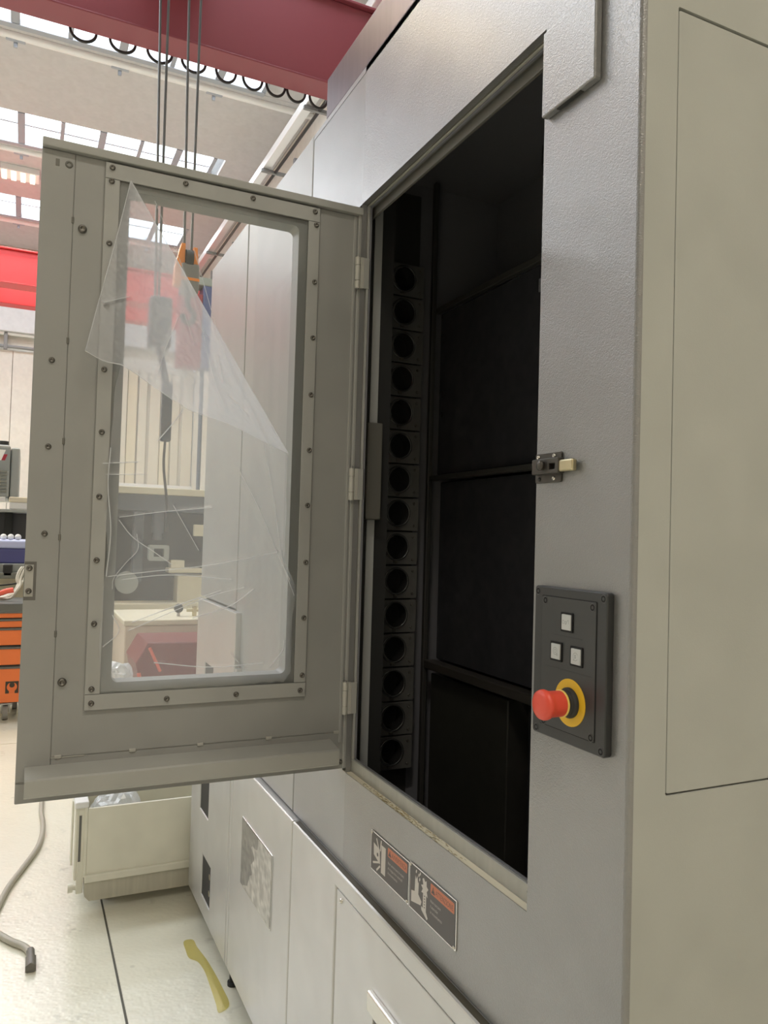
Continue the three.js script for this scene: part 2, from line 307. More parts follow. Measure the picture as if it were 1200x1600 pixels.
// wire ropes and hook blocks
{
  const a = thing('hook_block', 'orange crane hook block hanging on two wire ropes behind the door window', 'hook block', [0.56, 3.4, -6.8]);
  part('wire_rope', rod(V(0.484, 6.618, -6.8), V(0.53, 3.86, -6.8), 0.012, 6), M.rope, a);
  part('wire_rope', rod(V(0.596, 6.618, -6.8), V(0.592, 3.86, -6.8), 0.012, 6), M.rope, a);
  const ch = [[-0.09, 3.70], [-0.05, 3.93], [0.0, 3.93], [0.0, 3.62], [-0.09, 3.62]];
  part('cheek_plate', plateZ(-6.82, -6.72, poly([[0.44, 3.56], [0.445, 3.72], [0.495, 3.93], [0.528, 3.93], [0.528, 3.56]]), [], 0.006), M.hookOrange, a);
  part('cheek_plate', plateZ(-6.82, -6.72, poly([[0.60, 3.76], [0.60, 3.91], [0.632, 3.91], [0.644, 3.76]]), [], 0.006), M.hookOrange, a);
  part('sheave', rod(V(0.535, 3.80, -6.77), V(0.597, 3.80, -6.77), 0.09, 20), M.dark, a);
  part('block_body', B(0.50, 0.65, 3.50, 3.755, -6.84, -6.70, 0.012), M.bracket, a);
  part('stripe', B(0.498, 0.652, 3.605, 3.63, -6.845, -6.695, 0.004), M.hookOrange, a);
  part('hook', tube([[0.575, 3.52, -6.77], [0.575, 3.40, -6.77], [0.63, 3.33, -6.77], [0.60, 3.25, -6.77], [0.54, 3.27, -6.77], [0.53, 3.32, -6.77]], 0.025, 30, 8), M.dark, a);
  const b = thing('hook_block', 'dark hook block with a thin control cable hanging behind the plastic film', 'hook block', [0.45, 1.4, -6.8]);
  part('wire_rope', rod(V(0.238, 6.618, -6.8), V(0.30, 3.42, -6.8), 0.012, 6), M.rope, b);
  part('wire_rope', rod(V(0.315, 6.618, -6.8), V(0.33, 3.42, -6.8), 0.012, 6), M.rope, b);
  part('block_body', B(0.25, 0.44, 3.0, 3.44, -6.88, -6.72, 0.03), M.millDark, b);
  part('pendant', merge(B(0.385, 0.475, 2.2, 2.72, -6.85, -6.77, 0.02), rod(V(0.35, 3.02, -6.8), V(0.42, 2.7, -6.8), 0.03, 8)), M.millDark, b);
  part('cable', tube([[0.43, 2.22, -6.81], [0.425, 2.0, -6.81], [0.46, 1.7, -6.81], [0.475, 1.42, -6.81]], 0.012, 30, 6), M.cable, b);
  const c = thing('control_cabinet', 'dark red and blue electrical cabinet mounted high beside the right wall', 'cabinet', [2.6, 4.6, -15.5]);
  part('body', B(1.9, 2.33, 4.6, 6.02, -15.3, -14.9, 0.02), M.redBin, c); part('door', B(2.33, 2.66, 4.6, 6.20, -15.3, -14.9, 0.02), M.blueDark, c); part('top', B(1.9, 2.66, 6.20, 6.36, -15.3, -14.9, 0.02), M.bench, c);
  part('post', rod(V(2.4, 0, -15.1), V(2.4, 4.62, -15.1), 0.04, 10), M.millBand, c);
}

// ------------------------------------------------------------------ things beyond the door, left edge
{
  // tool trolley
  const t = thing('tool_trolley', 'orange tool trolley with drawers standing on casters', 'tool trolley', [-0.95, 0, -6.5]);
  const x0 = -1.36, x1 = -0.56, zf = -6.3, zb = -6.78;
  part('body', B(x0, x1, 0.13, 0.80, zb, zf - 0.02, 0.012), M.trolleyGrey, t);
  part('top_tray', B(x0 - 0.02, x1 + 0.02, 0.80, 0.865, zb - 0.02, zf + 0.015, 0.012), M.trolleyGrey, t);
  const ys = [[0.755, 0.792], [0.685, 0.735], [0.555, 0.668], [0.41, 0.53], [0.135, 0.385]];
  ys.forEach(([a, b], i) => {
    const d = part('drawer', B(x0 + 0.015, x1 - 0.015, a, b, zf - 0.03, zf, 0.006), M.orange, t);
    part('drawer_pull', B(x0 + 0.02, x1 - 0.02, b - 0.002, b + 0.014, zf - 0.02, zf + 0.012, 0.004), M.trolleyGrey, d);
    if (i === 4) {
      const tex = canvasTex(64, 64, (g) => { g.fillStyle = '#3a3226'; g.fillRect(0, 0, 64, 64); g.fillStyle = '#e8763c'; g.beginPath(); g.arc(32, 30, 25, 0, 7); g.fill(); g.fillRect(18, 40, 28, 24); g.fillStyle = '#3a3226'; g.beginPath(); g.arc(32, 20, 13, 0, 7); g.fill(); g.fillRect(22, 0, 20, 18); });
      const e = new THREE.PlaneGeometry(0.088, 0.088); part('emblem', e.translate(-0.682, 0.246, zf + 0.0015), std([1, 1, 1], { map: tex }), d);
    }
  });
  for (const [cx, cz] of [[-0.72, -6.36], [-1.28, -6.36], [-0.66, -6.70], [-1.28, -6.70]]) {
    const c = part('caster', merge(B(cx - 0.045, cx + 0.045, 0.115, 0.13, cz - 0.045, cz + 0.045, 0.004), B(cx - 0.03, cx - 0.022, 0.05, 0.12, cz - 0.025, cz + 0.025, 0.003), B(cx + 0.022, cx + 0.03, 0.05, 0.12, cz - 0.025, cz + 0.025, 0.003)), M.steel, t);
    part('wheel', rod(V(cx - 0.018, 0.056, cz), V(cx + 0.018, 0.056, cz), 0.056, 20), M.rubber, c);
  }
  single('orange_hose', tube([[-1.25, 0.888, -6.6], [-1.0, 0.888, -6.5], [-0.92, 0.90, -6.42], [-0.82, 0.92, -6.36], [-0.75, 0.95, -6.33], [-0.70, 0.96, -6.33]], 0.02, 40, 8), M.redEdge, 'orange hose lying across the top of the orange tool trolley', 'hose');
  const cb = [];
  for (let k = 0; k < 7; k++) { const o = (rnd() - 0.5) * 0.05, q = rnd() * 0.04; cb.push(tube([[-0.80 + o, 0.882 + q * 0.3, -6.44], [-0.74 + o, 0.882 + q * 0.5, -6.44 + o], [-0.70 + q, 0.93 + q, -6.45 + o], [-0.66 + o, 1.0 + q, -6.5], [-0.62 + o, 1.08 + q, -6.55], [-0.58 + q, 0.96, -6.6 + o], [-0.60, 0.885, -6.65 + o]], 0.0095, 36, 6)); }
  single('cable_bundle', merge(cb), std([0.62, 0.60, 0.52], { roughness: 0.5 }), 'tangled bundle of white cables on the tool trolley', 'cables');
  // bench with blue case
  const b = thing('workbench', 'grey steel workbench with a cream back panel behind the tool trolley', 'workbench', [-1.2, 0, -7.6]);
  part('bench_top', B(-2.4, -0.45, 1.0, 1.052, -8.0, -7.0, 0.008), M.bench, b);
  part('apron', B(-2.4, -0.46, 1.05, 1.12, -7.9, -7.08, 0.008), M.millGrey, b);
  part('panel', B(-2.4, -0.50, 0.30, 0.995, -7.6, -7.55, 0.005), M.cream, b);
  for (const x of [-2.3, -0.55]) for (const z of [-7.95, -7.1]) part('leg', B(x - 0.03, x + 0.03, 0, 1.0, z - 0.03, z + 0.03, 0.004), M.bench, b);
  part('clamp', B(-0.79, -0.72, 1.02, 1.115, -7.1, -7.0, 0.008), M.dark, b);
  const c = thing('storage_case', 'blue plastic case with a pale lid on the grey workbench', 'case', [-1.1, 1.12, -7.4]);
  part('body', B(-1.7, -0.5, 1.12, 1.245, -7.7, -7.12, 0.015), M.blue, c); part('lid', B(-1.71, -0.49, 1.245, 1.315, -7.71, -7.11, 0.02), M.blueLid, c);
  for (const x of [-0.80, -0.745, -0.69]) part('cap', uvm(new THREE.SphereGeometry(0.026, 14, 10).translate(x, 1.339, -7.2)), M.white, c);
  single('hanging_cable', tube([[-1.2, 0.985, -6.98], [-0.95, 0.955, -6.97], [-0.8, 0.95, -6.97], [-0.68, 0.965, -6.97], [-0.6, 0.985, -6.98]], 0.007, 30, 6), M.cable, 'thin dark cable sagging below the grey workbench top', 'cable');
  // grey machine tool at the left
  const h = thing('machining_centre', 'grey machining centre with white and red lettering against the far wall', 'machine', [-1.7, 0, -9.6]);
  part('upper_housing', B(-2.9, -0.805, 1.72, 2.285, -10.6, -9.0, 0.03), M.millGrey, h);
  part('side_housing', B(-0.80, -0.715, 1.70, 2.262, -10.5, -9.03, 0.02), M.millGrey, h);
  part('top_light', rod(V(-0.88, 2.28, -9.2), V(-0.88, 2.34, -9.2), 0.05, 12), M.dark, h);
  for (let k = 0; k < 7; k++) part('vent_slat', B(-1.4, -0.83, 1.78 + k * 0.035, 1.80 + k * 0.035, -9.0, -8.985, 0.003), M.bench, h);
  part('label_plate', B(-1.0, -0.835, 1.685, 1.735, -8.995, -8.97, 0.004), M.white, h);
  part('sill', B(-2.9, -0.6, 1.575, 1.605, -9.3, -8.88, 0.006), M.millGrey, h);
  part('window', B(-2.9, -0.55, 1.0, 1.575, -9.5, -9.3, 0.01), M.glassDark, h);
  part('column', B(-0.84, -0.76, 1.0, 1.575, -9.3, -9.22, 0.01), M.dark, h);
  part('base', B(-3.0, -0.45, 0.0, 1.0, -10.6, -9.05, 0.02), M.cream, h);
  const tex = canvasTex(256, 256, (g) => {
    g.fillStyle = '#8f9493'; g.fillRect(0, 0, 256, 256); g.transform(1, 0, -0.25, 1, 40, 0);
    g.fillStyle = '#a8283a'; g.fillRect(30, 70, 190, 70); g.fillStyle = '#f4f2ee'; g.fillRect(60, 20, 44, 120); g.fillRect(150, 20, 44, 120); g.fillRect(60, 66, 130, 30);
    g.fillStyle = '#c02136'; g.font = 'bold 86px sans-serif'; g.fillText('AS', 90, 220); g.strokeStyle = '#f0e8e8'; g.lineWidth = 4; g.strokeText('AS', 90, 220);
  });
  part('lettering', new THREE.PlaneGeometry(0.34, 0.24).translate(-0.985, 2.13, -8.998), std([1, 1, 1], { map: tex, roughness: 0.5 }), h);
  const wb = thing('white_box', 'white box on the sill of the grey machining centre', 'box', [-0.72, 1.6, -9]);
  part('body', B(-0.795, -0.56, 1.607, 1.68, -8.97, -8.89, 0.01), M.white, wb); part('lid', B(-0.8, -0.555, 1.68, 1.735, -8.968, -8.885, 0.01), M.cream, wb);
}
// ------------------------------------------------------------------ things seen through the door window
{
  const t = thing('milling_machine', 'dark fronted milling machine with cream base seen through the door window', 'machine', [0.9, 0, -8.6]);
  part('roof_band', B(-0.05, 1.9, 1.79, 1.86, -9.8, -7.98, 0.01), M.cream, t);
  part('upper_band', B(-0.04, 1.9, 1.62, 1.79, -9.7, -8.0, 0.01), M.millBand, t);
  part('window', B(-0.02, 1.9, 0.70, 1.62, -9.6, -8.25, 0.01), M.millDark, t);
  part('column', B(0.36, 0.46, 0.9, 1.62, -8.25, -8.12, 0.01), M.millBand, t);
  part('spindle', merge(rod(V(0.60, 1.62, -8.15), V(0.60, 1.40, -8.15), 0.06, 16), rod(V(0.60, 1.40, -8.15), V(0.60, 1.33, -8.15), 0.04, 16, 0.05)), M.millBand, t);
  part('control_box', plateZ(-8.10, -8.0, [0.50, 0.70, 1.12, 1.28, 0.02], [[0.55, 0.65, 1.16, 1.245, 0.01]]), M.millGrey, t);
  part('light_panel', B(0.94, 1.12, 1.38, 1.50, -8.05, -8.0, 0.01), M.cream, t);
  part('vise', merge(B(0.72, 0.86, 1.05, 1.13, -8.15, -8.0, 0.01), B(0.70, 1.05, 1.0, 1.05, -8.2, -8.0, 0.01)), M.cream, t);
  part('handwheel', rod(V(0.30, 0.90, -8.0), V(0.30, 0.90, -8.06), 0.11, 28), M.millGrey, t);
  part('side_panel', B(0.80, 1.5, 0.66, 0.97, -8.3, -8.02, 0.01), M.cream, t);
  part('base', B(-0.05, 1.9, 0.0, 0.70, -9.7, -7.95, 0.02), M.cream, t);
  const c = thing('coolant_tank', 'cream coolant tank with a black ball knob behind the red bin', 'tank', [0.5, 0, -6.0]);
  part('tank', B(0.03, 1.1, 0.0, 0.745, -6.5, -5.75, 0.012), M.creamPink, c);
  part('rim', B(0.02, 1.11, 0.745, 0.785, -6.51, -5.73, 0.01), M.cream, c);
  const k = part('knob', rod(V(0.44, 0.78, -5.95), V(0.44, 0.83, -5.95), 0.012, 8), M.steel, c);
  part('ball', uvm(new THREE.SphereGeometry(0.035, 16, 12).translate(0.44, 0.845, -5.95)), M.dark, k);
  part('valve', merge(rod(V(0.5, 0.83, -5.95), V(0.62, 0.83, -5.95), 0.014, 8), rod(V(0.56, 0.78, -5.95), V(0.56, 0.86, -5.95), 0.018, 10)), M.brass, c);
  const r = thing('chip_cart', 'dark red chip cart with slanted side standing before the cream tank', 'cart', [0.3, 0, -5.0]);
  part('hopper', plateZ(-5.5, -5.0, poly([[0.015, 0.60], [0.085, 0.725], [0.42, 0.722], [0.9, 0.722], [0.9, 0.2], [0.10, 0.2], [0.05, 0.45]]), [], 0.008), M.redBin, r);
  part('edge_glint', rod(V(0.095, 0.695, -4.995), V(0.165, 0.545, -4.995), 0.010, 8), M.redEdge, r);  // bright rod standing in for a glint along the lit edge
  part('edge_glint', rod(V(0.035, 0.54, -4.995), V(0.06, 0.40, -4.995), 0.012, 8), M.redEdge, r);  // another bright rod in place of a lit edge
  for (const x of [0.2, 0.8]) for (const z of [-5.4, -5.1]) part('caster', merge(rod(V(x - 0.02, 0.06, z), V(x + 0.02, 0.06, z), 0.06, 18), B(x - 0.03, x + 0.03, 0.1, 0.2, z - 0.03, z + 0.03, 0.004)), M.dark, r);
  // crumpled plastic left of the cart
  const sh = new THREE.IcosahedronGeometry(0.11, 5), p = sh.attributes.position, v = V(0, 0, 0);
  for (let i = 0; i < p.count; i++) { v.fromBufferAttribute(p, i); const n = v.clone().normalize(), q = 1 + 0.35 * (L3(n.x * 3 + 5, n.y * 3 + n.z * 4) - 0.5) + 0.4 * Math.abs(L2(n.x * 5 + 9, n.y * 5 + n.z * 6) - 0.5); v.multiplyScalar(q); p.setXYZ(i, v.x, v.y * 0.8, v.z); }
  sh.computeVertexNormals();
  const st = thing('low_stand', 'low grey stand under a crumpled plastic bag beside the red cart', 'stand', [-0.08, 0, -5.0]);
  part('shelf', B(-0.22, 0.0, 0.40, 0.42, -5.12, -4.88, 0.004), M.millGrey, st);
  for (const x of [-0.20, -0.02]) for (const z of [-5.1, -4.9]) part('leg', B(x - 0.012, x + 0.012, 0, 0.40, z - 0.012, z + 0.012), M.millGrey, st);
  single('plastic_bag', uvm(sh.clone().scale(0.85, 0.9, 0.85).translate(-0.10, 0.528, -5.0)), M.bag, 'crumpled clear plastic bag on a low stand beside the dark red cart', 'bag');
  // chip bin beside the machine
  const bn = thing('chip_bin', 'stained cream sheet-metal chip bin at the foot of the long grey machine', 'bin', [-0.05, 0, -3.3]);
  part('front_panel', B(-0.388, 0.30, 0.138, 0.384, -3.106, -3.094, 0.003), M.bin, bn);
  part('rim', B(-0.394, 0.30, 0.112, 0.140, -3.108, -3.082, 0.004), M.bin, bn);
  const sk = [[-0.394, 0.113], [0.30, 0.113], [0.30, 0.035], [-0.375, 0.04], [-0.392, 0.06]];
  part('skirt', plateZ(-3.14, -3.092, poly(sk), [], 0.003), M.binDirty, bn);
  part('side_panel', B(-0.400, -0.388, 0.13, 0.39, -3.70, -3.094, 0.003), M.bin, bn);
  part('floor_pan', B(-0.39, 0.30, 0.10, 0.125, -3.70, -3.11), M.binDirty, bn);
  part('back_panel', B(-0.388, 0.30, 0.10, 0.60, -3.72, -3.70, 0.003), M.bin, bn);
  part('handle', merge(B(-0.432, -0.420, 0.12, 0.40, -3.16, -3.10, 0.005), B(-0.440, -0.433, 0.15, 0.395, -3.22, -3.17, 0.003)), M.bin, bn);
  part('handle_cap', B(-0.436, -0.386, 0.388, 0.412, -3.17, -3.09, 0.006), M.white, bn);
  part('slot', B(-0.4185, -0.410, 0.19, 0.36, -3.105, -3.098), M.trolleyGrey, bn);
  part('bracket', B(-0.422, -0.398, 0.07, 0.39, -3.13, -3.10, 0.004), M.bin, bn);
  part('valve', merge(rod(V(-0.40, 0.092, -3.11), V(-0.435, 0.092, -3.11), 0.009, 12), rod(V(-0.432, 0.092, -3.11), V(-0.450, 0.092, -3.11), 0.016, 14)), M.bin, bn);
  for (const x of [-0.3, 0.2]) for (const z of [-3.2, -3.62]) part('caster', merge(rod(V(x - 0.015, 0.03, z), V(x + 0.015, 0.03, z), 0.03, 16), B(x - 0.02, x + 0.02, 0.05, 0.105, z - 0.02, z + 0.02)), M.dark, bn);
  single('plastic_bag', uvm(sh.clone().scale(0.85, 1.1, 0.85).translate(-0.265, 0.27, -3.31)), M.bag, 'crumpled clear plastic bag lying inside the cream chip bin', 'bag');
}
// hose on the floor
{
  const t = thing('floor_hose', 'beige hose snaking over the pale floor with a dark end fitting', 'hose', [-0.58, 0, -3.5]);
  part('hose', tube([[-0.50, 0.012, -4.9], [-0.50, 0.012, -4.6], [-0.512, 0.012, -4.32], [-0.515, 0.012, -4.2], [-0.511, 0.012, -4.06], [-0.517, 0.012, -3.91], [-0.54, 0.012, -3.756], [-0.599, 0.012, -3.555], [-0.647, 0.012, -3.40], [-0.678, 0.012, -3.25], [-0.70, 0.012, -3.12], [-0.695, 0.012, -3.05], [-0.669, 0.012, -3.009], [-0.631, 0.012, -2.946], [-0.592, 0.012, -2.895], [-0.577, 0.012, -2.855], [-0.573, 0.012, -2.80]], 0.0115, 160, 10), M.hose, t);
  part('end_fitting', merge(rod(V(-0.573, 0.013, -2.805), V(-0.574, 0.013, -2.745), 0.0185, 6), rod(V(-0.574, 0.013, -2.86), V(-0.573, 0.013, -2.80), 0.0135, 10)), M.hoseEnd, t);
  const s = new THREE.Shape(); const pts = [[-0.084, -2.754], [-0.057, -2.753], [-0.051, -2.696], [-0.038, -2.61], [-0.030, -2.517], [-0.026, -2.425], [-0.026, -2.341], [-0.037, -2.321], [-0.065, -2.309], [-0.064, -2.349], [-0.060, -2.455], [-0.059, -2.552], [-0.069, -2.609], [-0.089, -2.638], [-0.091, -2.69]];
  const cv = new THREE.CatmullRomCurve3(pts.map((p) => V(p[0], p[1], 0)), true).getPoints(60); cv.forEach((p, i) => (i ? s.lineTo(p.x, p.y) : s.moveTo(p.x, p.y)));
  const g = new THREE.ExtrudeGeometry(s, { depth: 0.0012, bevelEnabled: false }).rotateX(Math.PI / 2).translate(0, 0.0018, 0);
  single('coolant_puddle', uvm(g), M.stain, 'yellowish coolant puddle on the floor along the machine base', 'puddle');
}

// ------------------------------------------------------------------ far machine enclosure
const XL = -0.018;
function ledgeCover(name, z0, z1, y0, y1, holes, parent, m = M.paintLowLit) { return part(name, plateX(XL, 0.004, [z0, z1, y0, y1], holes, 0.005), m, parent); }
const screwGeo = (r, h) => new THREE.LatheGeometry([[0, h * 0.55], [r * 0.42, h * 0.55], [r * 0.45, h], [r * 0.75, h * 0.95], [r, h * 0.35], [r, 0]].map(([a, b]) => new THREE.Vector2(a, b)), 14);
const SZ = screwGeo(0.0055, 0.004).rotateX(Math.PI / 2), SX = screwGeo(0.0055, 0.004).rotateZ(Math.PI / 2), SXs = screwGeo(0.003, 0.002).rotateZ(Math.PI / 2), SZb = screwGeo(0.008, 0.005).rotateX(Math.PI / 2);
{
  const t = thing('machine_enclosure', 'long light grey machine enclosure running away behind the open door', 'machine', [0.8, 0, -2.5]);
  part('upper_panel', plateX(0, 0.02, [-2.519, -1.8875, 0.73, 2.485], [], 0.003), M.paintFarLit, t);
  part('upper_panel', plateX(0, 0.02, [-3.085, -2.530, 1.182, 2.492], [], 0.003), M.paintFarLit, t);
  part('core', B(0.021, 1.5, 0.07, 2.47, -3.08, -1.98), M.bench, t);
  part('lower_cover', plateX(XL, 0.004, [-2.417, -1.8345, 0.065, 0.7255], [], 0.005), M.paintLowLit, t);
  part('ledge', B(0.0, 0.022, 0.70, 0.7255, -2.52, -1.8345), M.paintLowLit, t);
  const fc = part('lower_cover', plateX(XL, 0.004, [-3.04, -2.453, 0.065, 1.176], [[-2.885, -2.745, 0.413, 0.95], [-2.818, -2.680, 0.127, 0.270]], 0.003), M.paintLowLit, t);
  part('slot_backing', B(XL + 0.004, 0.002, 0.4132, 0.9498, -2.8848, -2.7452), M.dark, fc); part('slot_backing', B(XL + 0.004, 0.002, 0.1272, 0.2698, -2.8178, -2.6802), M.dark, fc);
  for (const y of [0.175, 0.232]) part('bolt', rod(V(-0.016, y, -2.70), V(0.0, y, -2.70), 0.011, 8), M.bright, fc);
  part('joint_strip', plateX(XL + 0.001, 0.004, [-2.447, -2.423, 0.065, 1.0], [], 0.002), M.paintLowLit, t);
  const plateTex = dataTex(256, (u, v) => { const n = L3(u * 16, v * 16), d = L4(u * 8 + 2, v * 8), s = L1(u * 64 + v * 20, v * 6); let k = 0.8 + 0.2 * (n - 0.5) + 0.14 * (s - 0.5); if (u + (1 - v) * 0.55 + 0.35 * (d - 0.5) < 0.62) k *= 0.74; return [k, k * 0.985, k * 0.95]; }, 1, true);
  const pg = new THREE.PlaneGeometry(0.302, 0.19).rotateY(-Math.PI / 2); pg.computeBoundingBox();
  const rp = part('rating_plate', plateX(XL - 0.0025, XL, [-2.284, -1.977, 0.388, 0.585], [], 0.0008), M.alu, t);
  part('plate_face', pg.translate(XL - 0.0031, 0.4865, -2.1305), std([0.8, 0.8, 0.8], { map: plateTex, roughness: 0.3 }), rp);
  part('plinth', B(0.06, 1.45, 0.0, 0.07, -3.02, -1.9), M.dark, t);
  part('levelling_foot', merge(rod(V(0.008, 0, -2.435), V(0.008, 0.012, -2.435), 0.017, 14), rod(V(0.008, 0.01, -2.435), V(0.008, 0.07, -2.435), 0.011, 10)), M.dark, t);
}

// ------------------------------------------------------------------ tool magazine cabinet (near)
const cab = thing('tool_magazine_cabinet', 'large light grey machine cabinet with open door and black tool magazine inside', 'machine', [0.6, 0, -1.25]);
const OZ0 = -1.5645, OZ1 = -0.884, OY0 = 0.926, OY1 = 2.172, ZE = -0.692;
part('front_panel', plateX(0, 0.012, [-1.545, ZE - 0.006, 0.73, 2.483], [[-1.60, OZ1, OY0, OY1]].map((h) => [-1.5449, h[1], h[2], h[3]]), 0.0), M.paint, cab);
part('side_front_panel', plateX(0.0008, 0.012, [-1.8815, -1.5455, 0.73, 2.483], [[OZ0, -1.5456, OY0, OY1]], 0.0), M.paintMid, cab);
part('corner_edge', rod(V(0.007, 0.0, ZE - 0.007), V(0.007, 2.483, ZE - 0.007), 0.007, 20), M.paint, cab);
// end face with an inset panel
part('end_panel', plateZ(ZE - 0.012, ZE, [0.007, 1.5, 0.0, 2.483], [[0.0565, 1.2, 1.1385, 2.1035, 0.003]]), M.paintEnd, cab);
const ins = part('inset_panel', plateZ(ZE - 0.012, ZE - 0.0005, [0.0585, 1.198, 1.1405, 2.1000, 0.003], [], 0.001), M.paintEnd, cab);
part('panel_gap', B(0.05, 1.21, 1.13, 2.11, ZE - 0.016, ZE - 0.0125), M.dark, ins);
part('roof_panel', B(0.0, 1.5, 2.47, 2.483, -1.8815, ZE - 0.002), M.paint, cab);
part('rear_panel', B(1.49, 1.5, 0.0, 2.47, -1.8815, ZE - 0.012), M.paint, cab);
part('top_box', B(0.0, 1.3, 2.484, 2.586, -1.795, ZE - 0.02, 0.002), M.topStrip, cab);
// opening reveal and lip
const revTex = canvasTex(1024, 32, (g, w, h) => {
  g.fillStyle = '#e8e1cd'; g.fillRect(0, 0, w, h);
  for (let i = 0; i < 900; i++) { const x = rnd() * w, q = Math.exp(-Math.pow((x / w - 0.40) / 0.2, 2)); if (rnd() < q) { g.fillStyle = ['rgba(110,90,35,.5)', 'rgba(140,115,50,.5)', 'rgba(70,58,30,.45)', 'rgba(205,195,170,.5)'][Math.floor(rnd() * 4)]; g.fillRect(x, rnd() * h, 3 + rnd() * 16, 1 + rnd() * 5); } }
});
const sill = part('opening_sill', B(0.0122, 0.0144, 0.905, 0.9258, OZ0, OZ1), M.paint, cab);
{ const g = new THREE.PlaneGeometry(OZ1 - OZ0, 0.0135); g.rotateX(-Math.PI / 2).rotateY(-Math.PI / 2).translate(0.0072, 0.9266, (OZ0 + OZ1) / 2); part('sill_grime', g, std([0.95, 0.95, 0.95], { map: revTex, roughness: 0.7 }), sill); }
part('opening_head', B(0.012, 0.034, OY1 - 0.001, OY1 + 0.014, OZ0, OZ1), M.grip, cab);
part('opening_jamb', B(0.012, 0.030, OY0, OY1, OZ0 - 0.012, OZ0), M.frame, cab);
part('opening_jamb', B(0.012, 0.030, OY0, OY1, OZ1, OZ1 + 0.012), M.frame, cab);
const lip = part('opening_lip', plateX(0.0145, 0.0175, [-1.63, -0.86, 0.905, 2.235], [[-1.541, -0.8, 0.9535, 2.2]].map(() => [-1.541, -0.87, 0.9535, 2.168])), M.lip, cab);
part('lip_edge', merge(B(0.0132, 0.0182, 0.9525, 0.9545, -1.541, -0.872, 0.0007), B(0.0132, 0.0182, 0.9535, 2.168, -1.5420, -1.5395, 0.0007)), M.doorTrim, lip);
part('head_strip', B(0.030, 0.036, 2.150, 2.173, -1.60, -0.93, 0.001), M.grip, lip);
placed('screw', SXs, M.screw, [0.0145, 0.944, -0.900], lip);
// dark interior
const ix = 0.62;
part('interior_back_wall', B(ix, ix + 0.01, 0.55, 2.46, -1.95, -0.72), M.black, cab);
part('interior_end_wall', B(0.0225, ix, 0.55, 2.46, -1.96, -1.95), M.black, cab);
part('interior_side_wall', B(0.0225, ix, 0.55, 2.46, -0.722, -0.712), M.black, cab);
part('interior_floor', B(0.0225, ix, 0.54, 0.55, -1.95, -0.72), M.black, cab);
part('interior_roof', B(0.0225, ix, 2.455, 2.465, -1.95, -0.72), M.black, cab);
part('interior_facing', plateX(0.0185, 0.022, [-1.828, -0.722, 0.55, 2.455], [[-1.538, -0.874, 0.956, 2.165]]), M.black, cab);
const hp = part('magazine_panel', B(0.40, 0.60, 1.615, 2.073, -1.895, -0.76, 0.004), M.blackPanel, cab);
part('panel_rail', B(0.385, 0.40, 2.073, 2.09, -1.90, -0.76, 0.003), M.grime, hp); part('panel_rail', B(0.375, 0.40, 1.598, 1.612, -1.90, -0.76, 0.003), M.grime, hp);
const hp2 = part('magazine_panel', B(0.412, 0.60, 1.10, 1.596, -1.895, -0.76, 0.004), M.blackPanel, cab);
part('panel_rail', B(0.375, 0.41, 1.074, 1.098, -1.90, -0.76, 0.004), std([0.045, 0.04, 0.036], { roughness: 0.4 }), hp2);
part('lower_panel', B(0.40, 0.60, 0.56, 1.06, -1.90, -1.52, 0.004), M.lowPanel, cab); part('lower_panel', B(0.45, 0.60, 0.56, 1.06, -1.51, -0.76, 0.004), M.blackPanel, cab);
part('frame_post', B(0.372, 0.386, 0.56, 2.45, -1.91, -1.895, 0.003), M.grime, cab);
part('guide_strip', B(0.0655, 0.0855, 0.60, 2.40, -1.622, -1.617, 0.002), M.greyStrip, cab);
part('strip_mount', B(0.030, 0.120, 0.60, 2.40, -1.632, -1.624), M.dark, cab);
part('grip_cover', B(0.050, 0.088, 1.476, 1.698, -1.616, -1.590, 0.004), M.grip, cab);
part('glint_fitting', merge(B(0.30, 0.312, 2.222, 2.268, -1.302, -1.285, 0.003), rod(V(0.31, 2.245, -1.295), V(0.398, 2.245, -1.295), 0.008, 10)), M.alu, cab);  // bright fitting added to stand in for a white reflected streak
part('glint_fitting', merge(B(0.30, 0.31, 1.955, 1.985, -1.302, -1.290, 0.003), rod(V(0.31, 1.97, -1.296), V(0.398, 1.97, -1.296), 0.006, 10)), M.alu, cab);  // second bright fitting, again in place of a reflection
{ // fifteen tool pots, one above the other
  const w = 0.117, h = 0.0895, tile = plateZ(-0.012, 0, [-w / 2, w / 2, -h / 2, h / 2, 0.006], [(() => { const q = new THREE.Path(); q.absarc(0, 0.003, 0.034, 0, Math.PI * 2, true); return q; })()], 0.0012);
  const ring = uvm(new THREE.LatheGeometry([[0.0325, -0.040], [0.0325, 0.001], [0.0345, 0.0035], [0.0375, 0.003], [0.038, 0]].map(([a, b]) => new THREE.Vector2(a, b)), 32).rotateX(Math.PI / 2).translate(0, 0.003, 0));
  const key = B(-0.006, 0.006, -0.041, -0.034, 0, 0.007, 0.002), bolt = screwGeo(0.004, 0.003).rotateX(Math.PI / 2), disc = uvm(new THREE.CircleGeometry(0.034, 24).translate(0, 0.003, -0.04));
  for (let i = 0; i < 15; i++) {
    const x = 0.289 + (rnd() - 0.5) * 0.002, y = 2.155 - i * 0.0935, z = -1.90;
    const p = placed('tool_pot', tile, M.pot, [x, y, z], cab);
    placed('socket_ring', ring, M.ring, [x - 0.006, y, z], p); placed('socket_bottom', disc, M.hole, [x - 0.006, y, z], p); placed('drive_key', key, M.screw, [x - 0.010, y, z], p);
    for (const [dx, dy] of [[0.044, 0.031], [0.044, -0.031], [-0.049, 0.035], [-0.049, -0.035]]) placed('bolt', bolt, M.screw, [x + dx, y + dy, z], p);
  }
  part('pot_rail', B(0.228, 0.352, 0.60, 2.42, -1.9495, -1.943), M.grime, cab);
}
